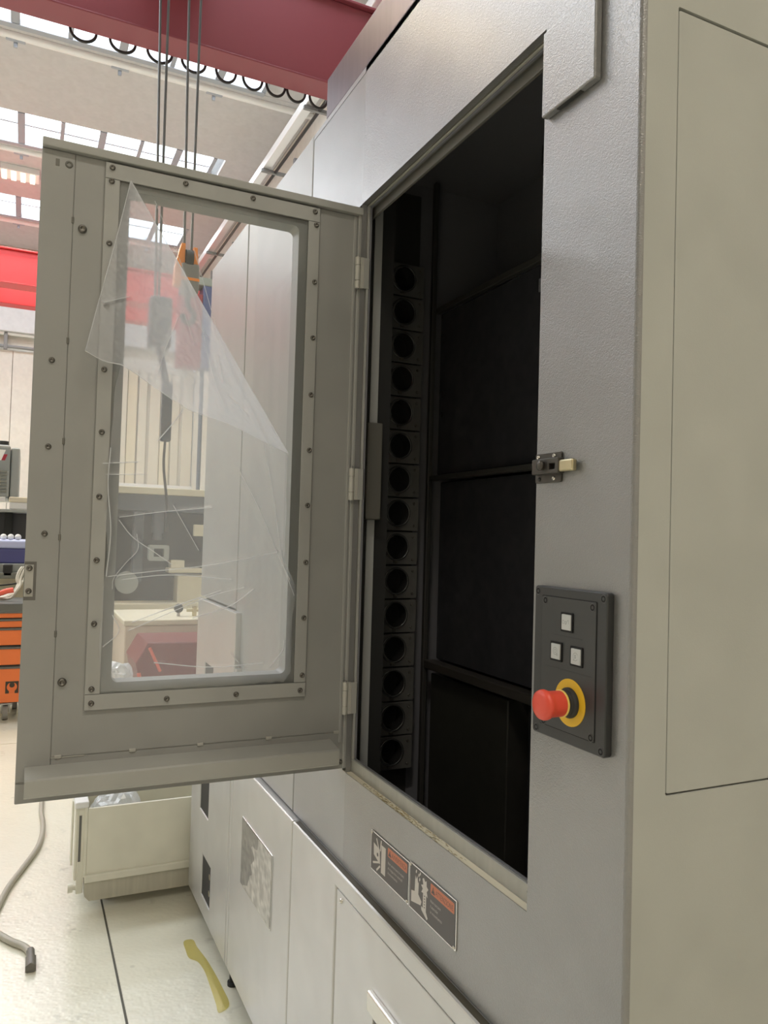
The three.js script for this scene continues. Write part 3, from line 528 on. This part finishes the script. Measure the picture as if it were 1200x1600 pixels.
// lower covers
part('lower_cover', plateX(XL, 0.004, [-1.8305, ZE - 0.004, 0.05, 0.7255], [[-1.5375, -0.80, 0.12, 0.6885]], 0.005), M.paintLowLit, cab);
part('ledge', B(0.0, 0.022, 0.70, 0.7255, -1.8305, ZE - 0.01), M.paintLowLit, cab);
part('ledge_dark_strip', B(-0.0128, -0.0002, 0.7256, 0.7262, -1.825, ZE - 0.02), std([0.10, 0.09, 0.065], { roughness: 0.5, map: streak }), cab);  // dark streaked strip along the ledge top
part('lower_core', B(0.022, 1.48, 0.05, 0.53, -1.8305, ZE - 0.013), M.dark, cab);
const hatch = part('hatch_door', plateX(XL + 0.001, 0.004, [-1.5305, -0.803, 0.123, 0.687], [[-1.336, -1.10, 0.44, 0.54]], 0.002), M.paintLowLit, cab);
part('hatch_gap', B(0.0045, 0.012, 0.11, 0.70, -1.55, -0.79), M.dark, hatch);
part('hatch_pull', B(XL - 0.010, XL + 0.004, 0.540, 0.580, -1.345, -1.08, 0.005), M.bright, hatch);
placed('screw', SX, M.bright, [XL + 0.001, 0.674, -1.503], hatch);
placed('screw', SX, M.bright, [XL + 0.001, 0.674, -0.83], hatch);
part('plinth', B(0.06, 1.45, 0.0, 0.05, -1.83, ZE - 0.03), M.dark, cab);
// warning plates
function warning(z0, z1, y0, y1, draw) {
  const p = part('warning_plate', plateX(-0.0022, 0, [z0, z1, y0, y1, 0.0015], [], 0.0006), M.alu, cab);
  const W = 1024, H = Math.round(1024 * (y1 - y0) / (z1 - z0)), tex = canvasTex(W, H, (g) => { g.fillStyle = '#514d4d'; g.fillRect(0, 0, W, H); draw(g, W, H); });
  part('print', new THREE.PlaneGeometry(z1 - z0 - 0.005, y1 - y0 - 0.005).rotateY(-Math.PI / 2).translate(-0.0027, (y0 + y1) / 2, (z0 + z1) / 2), std([1, 1, 1], { map: tex, roughness: 0.45 }), p);
  for (const [y, z] of [[y1 - 0.004, z0 + 0.004], [y0 + 0.005, z1 - 0.005]]) placed('rivet', SXs, M.bright, [-0.0024, y, z], p);
}
function heading(g, x, y, w, h, word) {
  g.fillStyle = '#c07050'; g.beginPath(); g.roundRect(x, y, w, h, 16); g.fill();
  g.fillStyle = '#3d3431'; g.beginPath(); g.moveTo(x + 18, y + h - 16); g.lineTo(x + 58, y + 22); g.lineTo(x + 98, y + h - 16); g.closePath(); g.fill();
  g.fillStyle = '#c07050'; g.fillRect(x + 54, y + 46, 8, 26); g.fillRect(x + 54, y + h - 30, 8, 8);
  g.fillStyle = '#43342e'; g.font = '62px sans-serif'; g.textBaseline = 'middle'; const tw = g.measureText(word).width, room = w - 130; g.save(); g.translate(x + 110, y + h / 2 + 4); g.scale(Math.min(1.1, room / tw), 1.25); g.fillText(word, 0, 0); g.restore();
}
warning(-1.397, -1.2325, 0.782, 0.858, (g, W, H) => {
  g.fillStyle = '#c9c4c0'; g.beginPath(); g.moveTo(70, 120); g.lineTo(250, 150); g.lineTo(270, 330); g.lineTo(80, 270); g.fill();
  g.fillRect(300, 70, 120, 350);
  g.lineWidth = 26; g.strokeStyle = '#c9c4c0'; for (const [a, b, c, d] of [[150, 40, 250, 190], [290, 20, 270, 160], [60, 380, 250, 310], [170, 440, 270, 350]]) { g.beginPath(); g.moveTo(a, b); g.lineTo(c, d); g.stroke(); }
  g.fillStyle = '#514d4d'; g.beginPath(); g.arc(190, 235, 24, 0, 7); g.fill();
  heading(g, 480, 28, 520, 112, 'AVVERTENZA');
  g.fillStyle = '#b9b2ae'; g.font = '42px sans-serif'; ['Non avvicinare le mani', 'al magazzino utensili', 'in movimento'].forEach((s, i) => g.fillText(s, 490, 215 + i * 62));
});
warning(-1.2295, -1.0665, 0.7815, 0.8615, (g, W, H) => {
  g.fillStyle = '#c9c4c0'; g.beginPath(); [[40, 300], [120, 280], [130, 90], [150, 130], [175, 80], [200, 160], [215, 130], [210, 280], [290, 330], [270, 380], [40, 430]].forEach((p, i) => (i ? g.lineTo(...p) : g.moveTo(...p))); g.fill();
  g.beginPath(); [[300, 60], [330, 40], [365, 70], [395, 50], [400, 110], [440, 130], [405, 170], [430, 230], [395, 215], [395, 400], [440, 455], [420, 480], [290, 420], [280, 380], [320, 385], [320, 215], [280, 220], [310, 170], [270, 140], [320, 120]].forEach((p, i) => (i ? g.lineTo(...p) : g.moveTo(...p))); g.fill();
  for (const [x, y] of [[150, 40], [215, 60], [245, 30], [235, 100]]) { g.beginPath(); g.ellipse(x, y, 12, 22, 0.3, 0, 7); g.fill(); }
  g.fillStyle = '#514d4d'; for (let k = 0; k < 5; k++) g.fillRect(345, 230 + k * 32, 24, 14);
  heading(g, 490, 28, 510, 118, 'ATTENZIONE');
  g.fillStyle = '#b9b2ae'; g.font = '42px sans-serif'; ['Non toccare', "l'utensile", 'in movimento'].forEach((s, i) => g.fillText(s, 490, 225 + i * 62));
});
// lock cover at the top right of the opening
const lc = part('lock_cover', B(-0.012, 0.0, 2.034, 2.156, -0.876, -0.764, 0.003), M.paint, cab);
part('cover_slot', B(-0.009, -0.003, 2.0332, 2.036, -0.845, -0.795), M.dark, lc);
// bolt latch
const lt = part('bolt_latch', plateX(-0.003, 0, [-0.883, -0.826, 1.519, 1.560, 0.003], [], 0.0006), M.latchDark, cab);
part('housing', plateX(-0.014, -0.003, [-0.877, -0.819, 1.530, 1.551, 0.002], [[-0.839, -0.826, 1.5355, 1.5435]], 0.001), M.latchDark, lt);
part('housing_base', B(-0.0055, -0.003, 1.531, 1.55, -0.876, -0.82), M.dark, lt);
part('bolt', B(-0.0125, -0.0035, 1.5315, 1.5475, -0.822, -0.792, 0.003), M.brass, lt);
part('knob', merge(rod(V(-0.010, 1.5415, -0.852), V(-0.0165, 1.5415, -0.852), 0.0050, 18, 0.0068), uvm(new THREE.SphereGeometry(0.0072, 18, 12).scale(0.55, 1, 1).translate(-0.0185, 1.5415, -0.852))), M.latchDark, lt);
for (const [y, z] of [[1.555, -0.876], [1.555, -0.841], [1.5245, -0.841], [1.5245, -0.873]]) placed('screw', SXs, y < 1.53 && z < -0.86 ? M.dark : M.bright, [-0.003, y, z], lt);
// control panel
const cp = part('control_panel', plateX(-0.011, 0, [-0.866, -0.722, 1.1805, 1.3785, 0.005], [], 0.0016), M.panelBlack, cab);
cp.userData.label = 'black control panel with three white buttons and a red emergency stop';
part('panel_inset', plateX(-0.0122, -0.011, [-0.848, -0.7405, 1.196, 1.3655, 0.002], [], 0.0004), M.panelInset, cp);
part('inset_groove', plateX(-0.0113, -0.0108, [-0.8492, -0.7393, 1.1948, 1.3667, 0.002], []), M.hole, cp);
const rimG = uvm(new THREE.TorusGeometry(0.0046, 0.0006, 6, 20).rotateY(-Math.PI / 2)), socketG = uvm(new THREE.CylinderGeometry(0.0043, 0.0043, 0.0004, 18).rotateZ(Math.PI / 2)), hexG = uvm(new THREE.CylinderGeometry(0.0022, 0.0022, 0.0004, 6).rotateZ(Math.PI / 2));
for (const [x, y, z] of [[-0.011, 1.371, -0.859], [-0.011, 1.371, -0.729], [-0.011, 1.1875, -0.729], [-0.011, 1.1875, -0.857], [-0.0122, 1.360, -0.841], [-0.0122, 1.359, -0.747], [-0.0122, 1.200, -0.746], [-0.0122, 1.2, -0.840]]) {
  placed('screw_recess', rimG, M.panelRim, [x, y, z], cp); placed('screw', socketG, M.hole, [x - 0.0001, y, z], cp); placed('screw_socket', hexG, M.panelInset, [x - 0.0003, y, z], cp);  // dark disc and rim stand in for a shaded countersunk hole
}
const icons = [(g) => { g.beginPath(); g.arc(22, 64, 16, 0, 7); g.stroke(); g.font = '44px sans-serif'; g.strokeRect(52, 54, 14, 26); g.beginPath(); g.moveTo(66, 84); g.lineTo(90, 44); g.lineTo(106, 44); g.lineTo(106, 78); g.stroke(); }, (g) => { g.beginPath(); g.arc(62, 60, 34, 0, 7); g.stroke(); g.beginPath(); g.arc(62, 60, 16, 0, 7); g.stroke(); g.strokeRect(86, 84, 16, 16); }, (g) => { g.beginPath(); g.arc(64, 64, 36, 0.6, 5.8); g.stroke(); g.font = '40px sans-serif'; g.strokeText('S', 50, 78); g.beginPath(); g.moveTo(24, 98); g.lineTo(44, 98); g.stroke(); }];
[[1.3355, -0.7945], [1.2955, -0.815], [1.2945, -0.7745]].forEach(([y, z], i) => {
  const f = part('button_frame', plateX(-0.0140, -0.0122, [z - 0.0118, z + 0.0118, y - 0.0125, y + 0.0125, 0.001], [[z - 0.0095, z + 0.0095, y - 0.0102, y + 0.0102]], 0.0003), M.hole, cp);
  const b = part('button', plateX(-0.0148, -0.0122, [z - 0.0092, z + 0.0092, y - 0.0100, y + 0.0100, 0.001], [], 0.0006), std([0.52, 0.53, 0.52], { roughness: 0.4 }), cp); b.userData.label = 'white square push button';
  const tex = canvasTex(128, 128, (g) => { g.fillStyle = '#bcbebd'; g.fillRect(0, 0, 128, 128); g.strokeStyle = '#8e9190'; g.lineWidth = 5; icons[i](g); });
  part('button_icon', new THREE.PlaneGeometry(0.016, 0.0175).rotateY(-Math.PI / 2).translate(-0.01495, y, z), std([1, 1, 1], { map: tex, roughness: 0.45 }), cp);
});
part('divider', B(-0.0126, -0.0122, 1.3165, 1.3172, -0.823, -0.766), M.panelBlack, cp); part('divider', B(-0.0126, -0.0122, 1.2735, 1.2742, -0.838, -0.748), M.panelBlack, cp);
{
  const y = 1.2345, z = -0.7865, lx = (pts, seg = 40) => uvm(new THREE.LatheGeometry(pts.map(([r, h]) => new THREE.Vector2(r, h)), seg).rotateZ(Math.PI / 2).translate(-0.0122, y, z));
  part('emergency_stop_ring', lx([[0.016, 0.0012], [0.0295, 0.0012], [0.030, 0.0008], [0.030, 0]]), M.yellow, cp);
  part('emergency_stop_collar', lx([[0.0193, 0], [0.0193, 0.0035], [0.0180, 0.0055], [0.0165, 0.0075], [0.0163, 0.013], [0, 0.013]]), M.dark, cp);
  part('emergency_stop_band', lx([[0.0150, 0.012], [0.0172, 0.0135], [0.0172, 0.0155], [0.015, 0.016]]), std([0.85, 0.62, 0.15], { roughness: 0.4 }), cp);
  part('emergency_stop_head', lx([[0.0150, 0.0150], [0.0162, 0.0160], [0.0164, 0.030], [0.0168, 0.0345], [0.0180, 0.0365], [0.0190, 0.0395], [0.0190, 0.0425], [0.0178, 0.0455], [0.013, 0.0480], [0.006, 0.0492], [0, 0.0495]], 48), M.red, cp);
}

// ------------------------------------------------------------------ the open door (part of the cabinet)
const ZD = -1.5543;
const W0 = -0.487, W1 = -0.1405, WY0 = 1.1445, WY1 = 2.098;
const door = part('door', plateZ(-1.598, ZD - 0.0025, [-0.646, 0.004, 0.932, 2.164, 0.002], [[W0, W1, WY0, WY1, 0.012]]), M.door, cab);
door.userData.label = 'grey sheet-metal door standing open at a right angle with a window';
part('inner_panel', plateZ(ZD - 0.0025, ZD - 0.0008, [-0.5875, -0.006, 1.0125, 2.146], [[W0, W1, WY0, WY1, 0.012]], 0.0005), M.door, door);
part('left_plate', plateZ(ZD - 0.0025, ZD, [-0.6455, -0.5890, 0.972, 2.146], [[-0.6465, -0.6255, 1.303, 1.374]].map(() => [-0.6454, -0.6255, 1.303, 1.374]), 0.0005), M.door, door);
part('lower_plate', plateZ(ZD - 0.0025, ZD - 0.0008, [-0.5875, -0.012, 0.985, 1.0105], [], 0.0005), M.door, door);
part('bottom_plate', plateZ(ZD - 0.0025, ZD - 0.0005, [-0.6455, 0.001, 0.933, 0.968], [], 0.0005), M.door, door);
part('top_flange', B(-0.646, 0.004, 2.1475, 2.164, -1.598, ZD + 0.010, 0.002), M.doorTrim, door);
part('hinge_flange', B(-0.0045, 0.006, 0.934, 2.150, -1.58, ZD + 0.004, 0.0015), M.doorTrim, door);
part('hinge_flange', B(-0.0145, -0.0085, 0.99, 2.146, ZD - 0.002, ZD + 0.0012, 0.0008), M.doorTrim, door);
{ // drip channel along the foot of the door: side profile swept across
  const s = poly([[ZD - 0.001, 0.9985], [-1.503, 0.9905], [-1.4995, 0.9875], [-1.4995, 0.9600], [-1.503, 0.9565], [-1.518, 0.9565], [-1.518, 0.9590], [-1.5045, 0.9590], [-1.5025, 0.961], [-1.5025, 0.9855], [-1.505, 0.988], [ZD - 0.001, 0.9955]].map(([z, y]) => [-z, y]));
  part('drip_channel', uvm(new THREE.ExtrudeGeometry(s, { depth: 0.598, bevelEnabled: false }).rotateY(Math.PI / 2).translate(-0.6315, 0, 0)), std([0.40, 0.40, 0.375], { roughness: 0.45, map: cloud }), door);
}
for (const x of [-0.576, -0.443, -0.313, -0.171, -0.020]) part('weld_tab', B(x - 0.0065, x + 0.0065, 1.0085, 1.0155, ZD - 0.002, ZD + 0.0018, 0.0018), M.frame, door);
part('weld_tab', B(-0.5885, -0.53, 1.010, 1.0118, ZD - 0.002, ZD + 0.0006, 0.0005), M.frame, door);
for (const y of [1.24, 1.42, 1.60, 1.79, 2.02]) part('weld_tab', B(-0.591, -0.5865, y - 0.006, y + 0.006, ZD - 0.001, ZD + 0.0012, 0.001), M.grip, door);
part('window_pane', B(-0.532, -0.098, 1.098, 2.141, ZD - 0.0006, ZD + 0.0022), M.glass, door);
part('window_gasket', plateZ(ZD - 0.0008, ZD + 0.0026, [-0.5335, -0.0965, 1.0965, 2.1425], [[-0.508, -0.121, 1.125, 2.112]]), M.grip, door);
part('pane_border', plateZ(ZD - 0.00075, ZD - 0.00065, [-0.531, -0.099, 1.099, 2.140], [[W0, W1, WY0, WY1, 0.012]]), M.gasket, door);
const zt = ZD + 0.0024, z1 = ZD + 0.0058;
part('window_trim', plateZ(zt, z1, [-0.534, -0.0965, 2.1125, 2.1425], [], 0.0006), M.doorTrim, door);
part('window_trim', plateZ(zt, z1, [-0.534, -0.0965, 1.0955, 1.1245], [], 0.0006), M.doorTrim, door);
part('window_trim', plateZ(zt, z1, [-0.534, -0.5075, 1.1255, 2.1115], [], 0.0006), M.doorTrim, door);
part('window_trim', plateZ(zt, z1, [-0.1215, -0.0965, 1.1255, 2.1115], [], 0.0006), M.doorTrim, door);
for (const y of [2.107, 1.986, 1.864, 1.742, 1.622, 1.499, 1.378, 1.258, 1.135]) placed('screw', SZ, M.screw, [-0.5225, y, z1], door);
for (const y of [2.105, 1.981, 1.860, 1.737, 1.618, 1.500, 1.379, 1.261, 1.140]) placed('screw', SZ, M.screw, [-0.1045, y, z1], door);
for (const x of [-0.522, -0.383, -0.245, -0.108]) { placed('screw', SZ, M.screw, [x, 2.1335, z1], door); placed('screw', SZ, M.screw, [x, 1.1085, z1], door); }
placed('screw', SZb, M.screw, [-0.571, 2.006, ZD], door); placed('screw', SZb, M.screw, [-0.574, 1.150, ZD], door);
for (const y of [1.75, 1.588, 1.426]) placed('screw', SZ, M.screw, [-0.6145, y, ZD], door);
placed('screw', SZb, M.grip, [-0.599, 2.124, ZD - 0.003], door); part('slot', B(-0.6225, -0.6155, 2.117, 2.131, ZD - 0.002, ZD + 0.0006, 0.001), M.grip, door);
placed('screw', SZ, M.screw, [-0.009, 0.947, ZD - 0.001], door);
part('strike_plate', plateZ(ZD - 0.0022, ZD + 0.0012, [-0.6450, -0.6300, 1.3095, 1.3685], [], 0.0008), M.frame, door);
part('strike_dark_frame', B(-0.6455, -0.6255, 1.303, 1.374, ZD - 0.0024, ZD + 0.0003), M.strikeDark, door);  // raised dark frame, the shade of a notch put into its colour
for (const y of [1.362, 1.320]) placed('screw', SZ, M.screw, [-0.6375, y, ZD + 0.0008], door);
for (const y of [2.018, 1.552, 1.088]) {
  const h = part('hinge', plateZ(ZD + 0.0045, ZD + 0.0165, [-0.0012, 0.0060, y - 0.035, y + 0.033, 0.001], [], 0.0005), M.hinge, door);
  for (const [a, b] of [[-0.036, -0.019], [-0.018, 0.015], [0.016, 0.033]]) part('knuckle', rod(V(-0.0065, y + a, ZD + 0.0105), V(-0.0065, y + b, ZD + 0.0105), 0.0062, 14), M.hinge, h);
  part('hinge_pin', rod(V(-0.0065, y - 0.038, ZD + 0.0105), V(-0.0065, y + 0.036, ZD + 0.0105), 0.0035, 10), M.steel, h);
  part('leaf', B(0.0060, 0.0212, y - 0.035, y + 0.033, ZD + 0.0140, ZD + 0.0163, 0.0008), M.doorTrim, h);
}

// ------------------------------------------------------------------ half-peeled protective film on the window
{
  const film = thing('protective_film', 'clear wrinkled plastic film half peeled off the door window, corner folded down', 'plastic film', [-0.32, 1.13, ZD + 0.006]);
  const A = [-0.489, 2.110], Bq = [-0.1545, 1.606];
  const segd = (x, y, p, q) => { const dx = q[0] - p[0], dy = q[1] - p[1], t = Math.max(0, Math.min(1, ((x - p[0]) * dx + (y - p[1]) * dy) / (dx * dx + dy * dy))); return Math.hypot(x - p[0] - t * dx, y - p[1] - t * dy); };
  const ridges = [
    [[[-0.486, 1.456], [-0.461, 1.425], [-0.419, 1.396], [-0.383, 1.371]], 0.0055, 0.004], [[[-0.502, 1.348], [-0.429, 1.357], [-0.305, 1.372], [-0.172, 1.4]], 0.005, 0.004],
    [[[-0.493, 1.324], [-0.492, 1.342], [-0.471, 1.373], [-0.449, 1.401], [-0.452, 1.43]], 0.006, 0.005], [[[-0.208, 1.628], [-0.184, 1.523], [-0.158, 1.376], [-0.13, 1.309]], 0.005, 0.005],
    [[[-0.257, 1.565], [-0.217, 1.495], [-0.17, 1.396], [-0.143, 1.343]], 0.006, 0.005], [[[-0.519, 1.562], [-0.455, 1.569]], 0.004, 0.003], [[[-0.513, 1.541], [-0.442, 1.546]], 0.004, 0.003],
    [[[-0.485, 1.461], [-0.409, 1.474], [-0.309, 1.487]], 0.003, 0.003], [[[-0.476, 1.342], [-0.392, 1.351], [-0.265, 1.343]], 0.004, 0.004],
    [[[-0.461, 1.244], [-0.378, 1.28], [-0.303, 1.31], [-0.238, 1.326]], 0.004, 0.003], [[[-0.455, 1.26], [-0.366, 1.293], [-0.284, 1.321]], 0.004, 0.003], [[[-0.34, 1.266], [-0.263, 1.291], [-0.218, 1.323]], 0.004, 0.003],
    [[[-0.42, 1.612], [-0.385, 1.659], [-0.373, 1.679]], 0.005, 0.004], [[[-0.385, 1.488], [-0.332, 1.4]], 0.003, 0.003], [[[-0.506, 1.593], [-0.508, 1.519], [-0.5, 1.434], [-0.505, 1.348]], 0.006, 0.005],
    [[[-0.506, 1.215], [-0.478, 1.244], [-0.491, 1.275]], 0.005, 0.004], [[[-0.411, 1.181], [-0.298, 1.167], [-0.192, 1.171]], 0.004, 0.004], [[[-0.178, 1.164], [-0.152, 1.196], [-0.149, 1.216]], 0.005, 0.004], [[[-0.232, 1.16], [-0.26, 1.193]], 0.004, 0.003],
  ];
  const flapRidges = [
    [[[-0.366, 1.996], [-0.287, 1.773], [-0.193, 1.603]], 0.005, 0.006], [[[-0.444, 2.078], [-0.362, 1.9], [-0.318, 1.737], [-0.297, 1.687]], 0.005, 0.007], [[[-0.53, 1.861], [-0.484, 1.881]], 0.004, 0.003],
    [[[-0.392, 1.857], [-0.42, 1.776], [-0.431, 1.724]], 0.004, 0.004], [[[-0.38, 1.865], [-0.359, 1.81]], 0.004, 0.003], [[[-0.354, 1.849], [-0.334, 1.826]], 0.004, 0.003], [[[-0.31, 1.79], [-0.299, 1.739]], 0.004, 0.003], [[[-0.291, 1.714], [-0.25, 1.678]], 0.004, 0.003],
  ];
  const bump = (x, y, rs) => { let h = 0; for (const [pts, a, w] of rs) { let d = 9; for (let i = 0; i + 1 < pts.length; i++) d = Math.min(d, segd(x, y, pts[i], pts[i + 1])); if (d < w * 4) h += a * Math.exp(-(d * d) / (w * w)); } return h; };
  function sheet(inside, x0, x1, y0, y1, nx, ny, warp, height) {
    const pos = [], idx = [];
    for (let j = 0; j <= ny; j++) for (let i = 0; i <= nx; i++) { const [x, y] = warp(i / nx, j / ny); pos.push(x, y, height(x, y)); }
    for (let j = 0; j < ny; j++) for (let i = 0; i < nx; i++) { const a = j * (nx + 1) + i, b = a + 1, c = a + nx + 1, d = c + 1; idx.push(a, b, d, a, d, c); }
    const g = new THREE.BufferGeometry(); g.setAttribute('position', new THREE.Float32BufferAttribute(pos, 3)); g.setIndex(idx); g.computeVertexNormals(); g.setAttribute('uv', new THREE.Float32BufferAttribute(pos.flatMap((v, k) => (k % 3 === 2 ? [] : [v])), 2)); return g;
  }
  // left and right outlines of the part still clinging to the pane, by height
  const at = (tab, y) => { for (let i = 0; i + 1 < tab.length; i++) if (y >= tab[i + 1][1]) { const t = (tab[i][1] - y) / (tab[i][1] - tab[i + 1][1]); return tab[i][0] + t * (tab[i + 1][0] - tab[i][0]); } return tab[tab.length - 1][0]; };
  const left = [[-0.491, 2.112], [-0.489, 1.77], [-0.501, 1.72], [-0.505, 1.593], [-0.510, 1.45], [-0.504, 1.40], [-0.509, 1.31], [-0.512, 1.22], [-0.507, 1.13]];
  const right = [[-0.487, 2.112], [-0.1545, 1.606], [-0.152, 1.53], [-0.151, 1.376], [-0.134, 1.349], [-0.1225, 1.315], [-0.130, 1.268], [-0.131, 1.147], [-0.146, 1.13]];
  const base = ZD + 0.0062, fine = (x, y) => 0.0010 * (L1(x * 150 + 40, y * 150) - 0.5) * (0.4 + L3(x * 18, y * 18)) + 0.0022 * (L2(x * 26 + 9, y * 20) - 0.5);
  const fold = (x, y) => Math.abs((x - A[0]) * (Bq[1] - A[1]) - (y - A[1]) * (Bq[0] - A[0])) / Math.hypot(Bq[0] - A[0], Bq[1] - A[1]);
  part('film_sheet', sheet(null, 0, 0, 0, 0, 170, 420, (u, v) => { const y = 1.129 + v * (2.111 - 1.129), a = at(left, y), b = at(right, y), e = 0.003 * (L2(y * 40, u > 0.5 ? 3.3 : 8.1) - 0.5) * (u < 0.02 || u > 0.98 ? 1 : 0); return [a + u * (b - a) + e, y + (v < 0.01 ? 0.006 * (L1(u * 40, 1.7) - 0.5) : 0)]; }, (x, y) => base + 0.0012 + fine(x, y) + bump(x, y, ridges) + 0.010 * Math.exp(-Math.pow(fold(x, y) / 0.035, 2)) * (y > 1.6 ? 1 : Math.max(0, 1 - (1.6 - y) * 12))), M.film, film);
  // the folded-over corner: triangle apex A, fold line A-B, free tip T
  const T = [-0.5595, 1.768], low = [[-0.5595, 1.768], [-0.526, 1.752], [-0.491, 1.747], [-0.429, 1.710], [-0.366, 1.675], [-0.288, 1.655], [-0.21, 1.625], [-0.1545, 1.606]];
  const lower = (u) => { const k = u * (low.length - 1), i = Math.min(low.length - 2, Math.floor(k)), t = k - i; return [low[i][0] + t * (low[i + 1][0] - low[i][0]), low[i][1] + t * (low[i + 1][1] - low[i][1])]; };
  part('film_flap', sheet(null, 0, 0, 0, 0, 150, 170, (u, v) => { const q = lower(u); return [A[0] + v * (q[0] - A[0]), A[1] + v * (q[1] - A[1])]; }, (x, y) => { const d = fold(x, y), v = Math.min(1, (2.11 - y) / 0.5); return base + 0.0125 + Math.min(d, 0.12) * 0.16 * (0.35 + v) + fine(x + 1, y) * 1.6 + bump(x, y, flapRidges) + 0.006 * Math.sin(d * 60 + x * 30) * v * Math.min(1, d * 12); }), M.flap, film);
  const crease_glint = (pts, z, r = 0.0007) => part('crease_glint', tube(pts.map(([x, y]) => [x, y, z(x, y)]), r, 40, 5), M.crease_glint, film);  // whitened folds as thin tubes, their bright glints put into the colour
  const zs = (x, y) => base + 0.0018 + bump(x, y, ridges) + fine(x, y), zf = (x, y) => { const d = fold(x, y), v = Math.min(1, (2.11 - y) / 0.5); return base + 0.0128 + Math.min(d, 0.12) * 0.16 * (0.35 + v) + bump(x, y, flapRidges) + 0.006 * Math.sin(d * 60 + x * 30) * v * Math.min(1, d * 12); };
  for (const [p] of ridges) crease_glint(p, zs, 0.0006 + rnd() * 0.0006);
  for (const [p] of flapRidges) crease_glint(p, zf, 0.0005 + rnd() * 0.0005);
  crease_glint([A, [-0.42, 2.006], [-0.33, 1.871], [-0.24, 1.735], Bq], (x, y) => base + 0.0118, 0.0010);  // pale tubes in place of highlights along the fold and free edges
  crease_glint(low.map((p) => p), zf, 0.0008);
  crease_glint([[-0.4895, 2.108], [-0.512, 1.99], [-0.538, 1.87], [-0.5585, 1.77]], zf, 0.0007);
}

for (const l of scene.children) if (l.isLight && l.shadow) { l.castShadow = true; }
renderer.render(scene, camera);
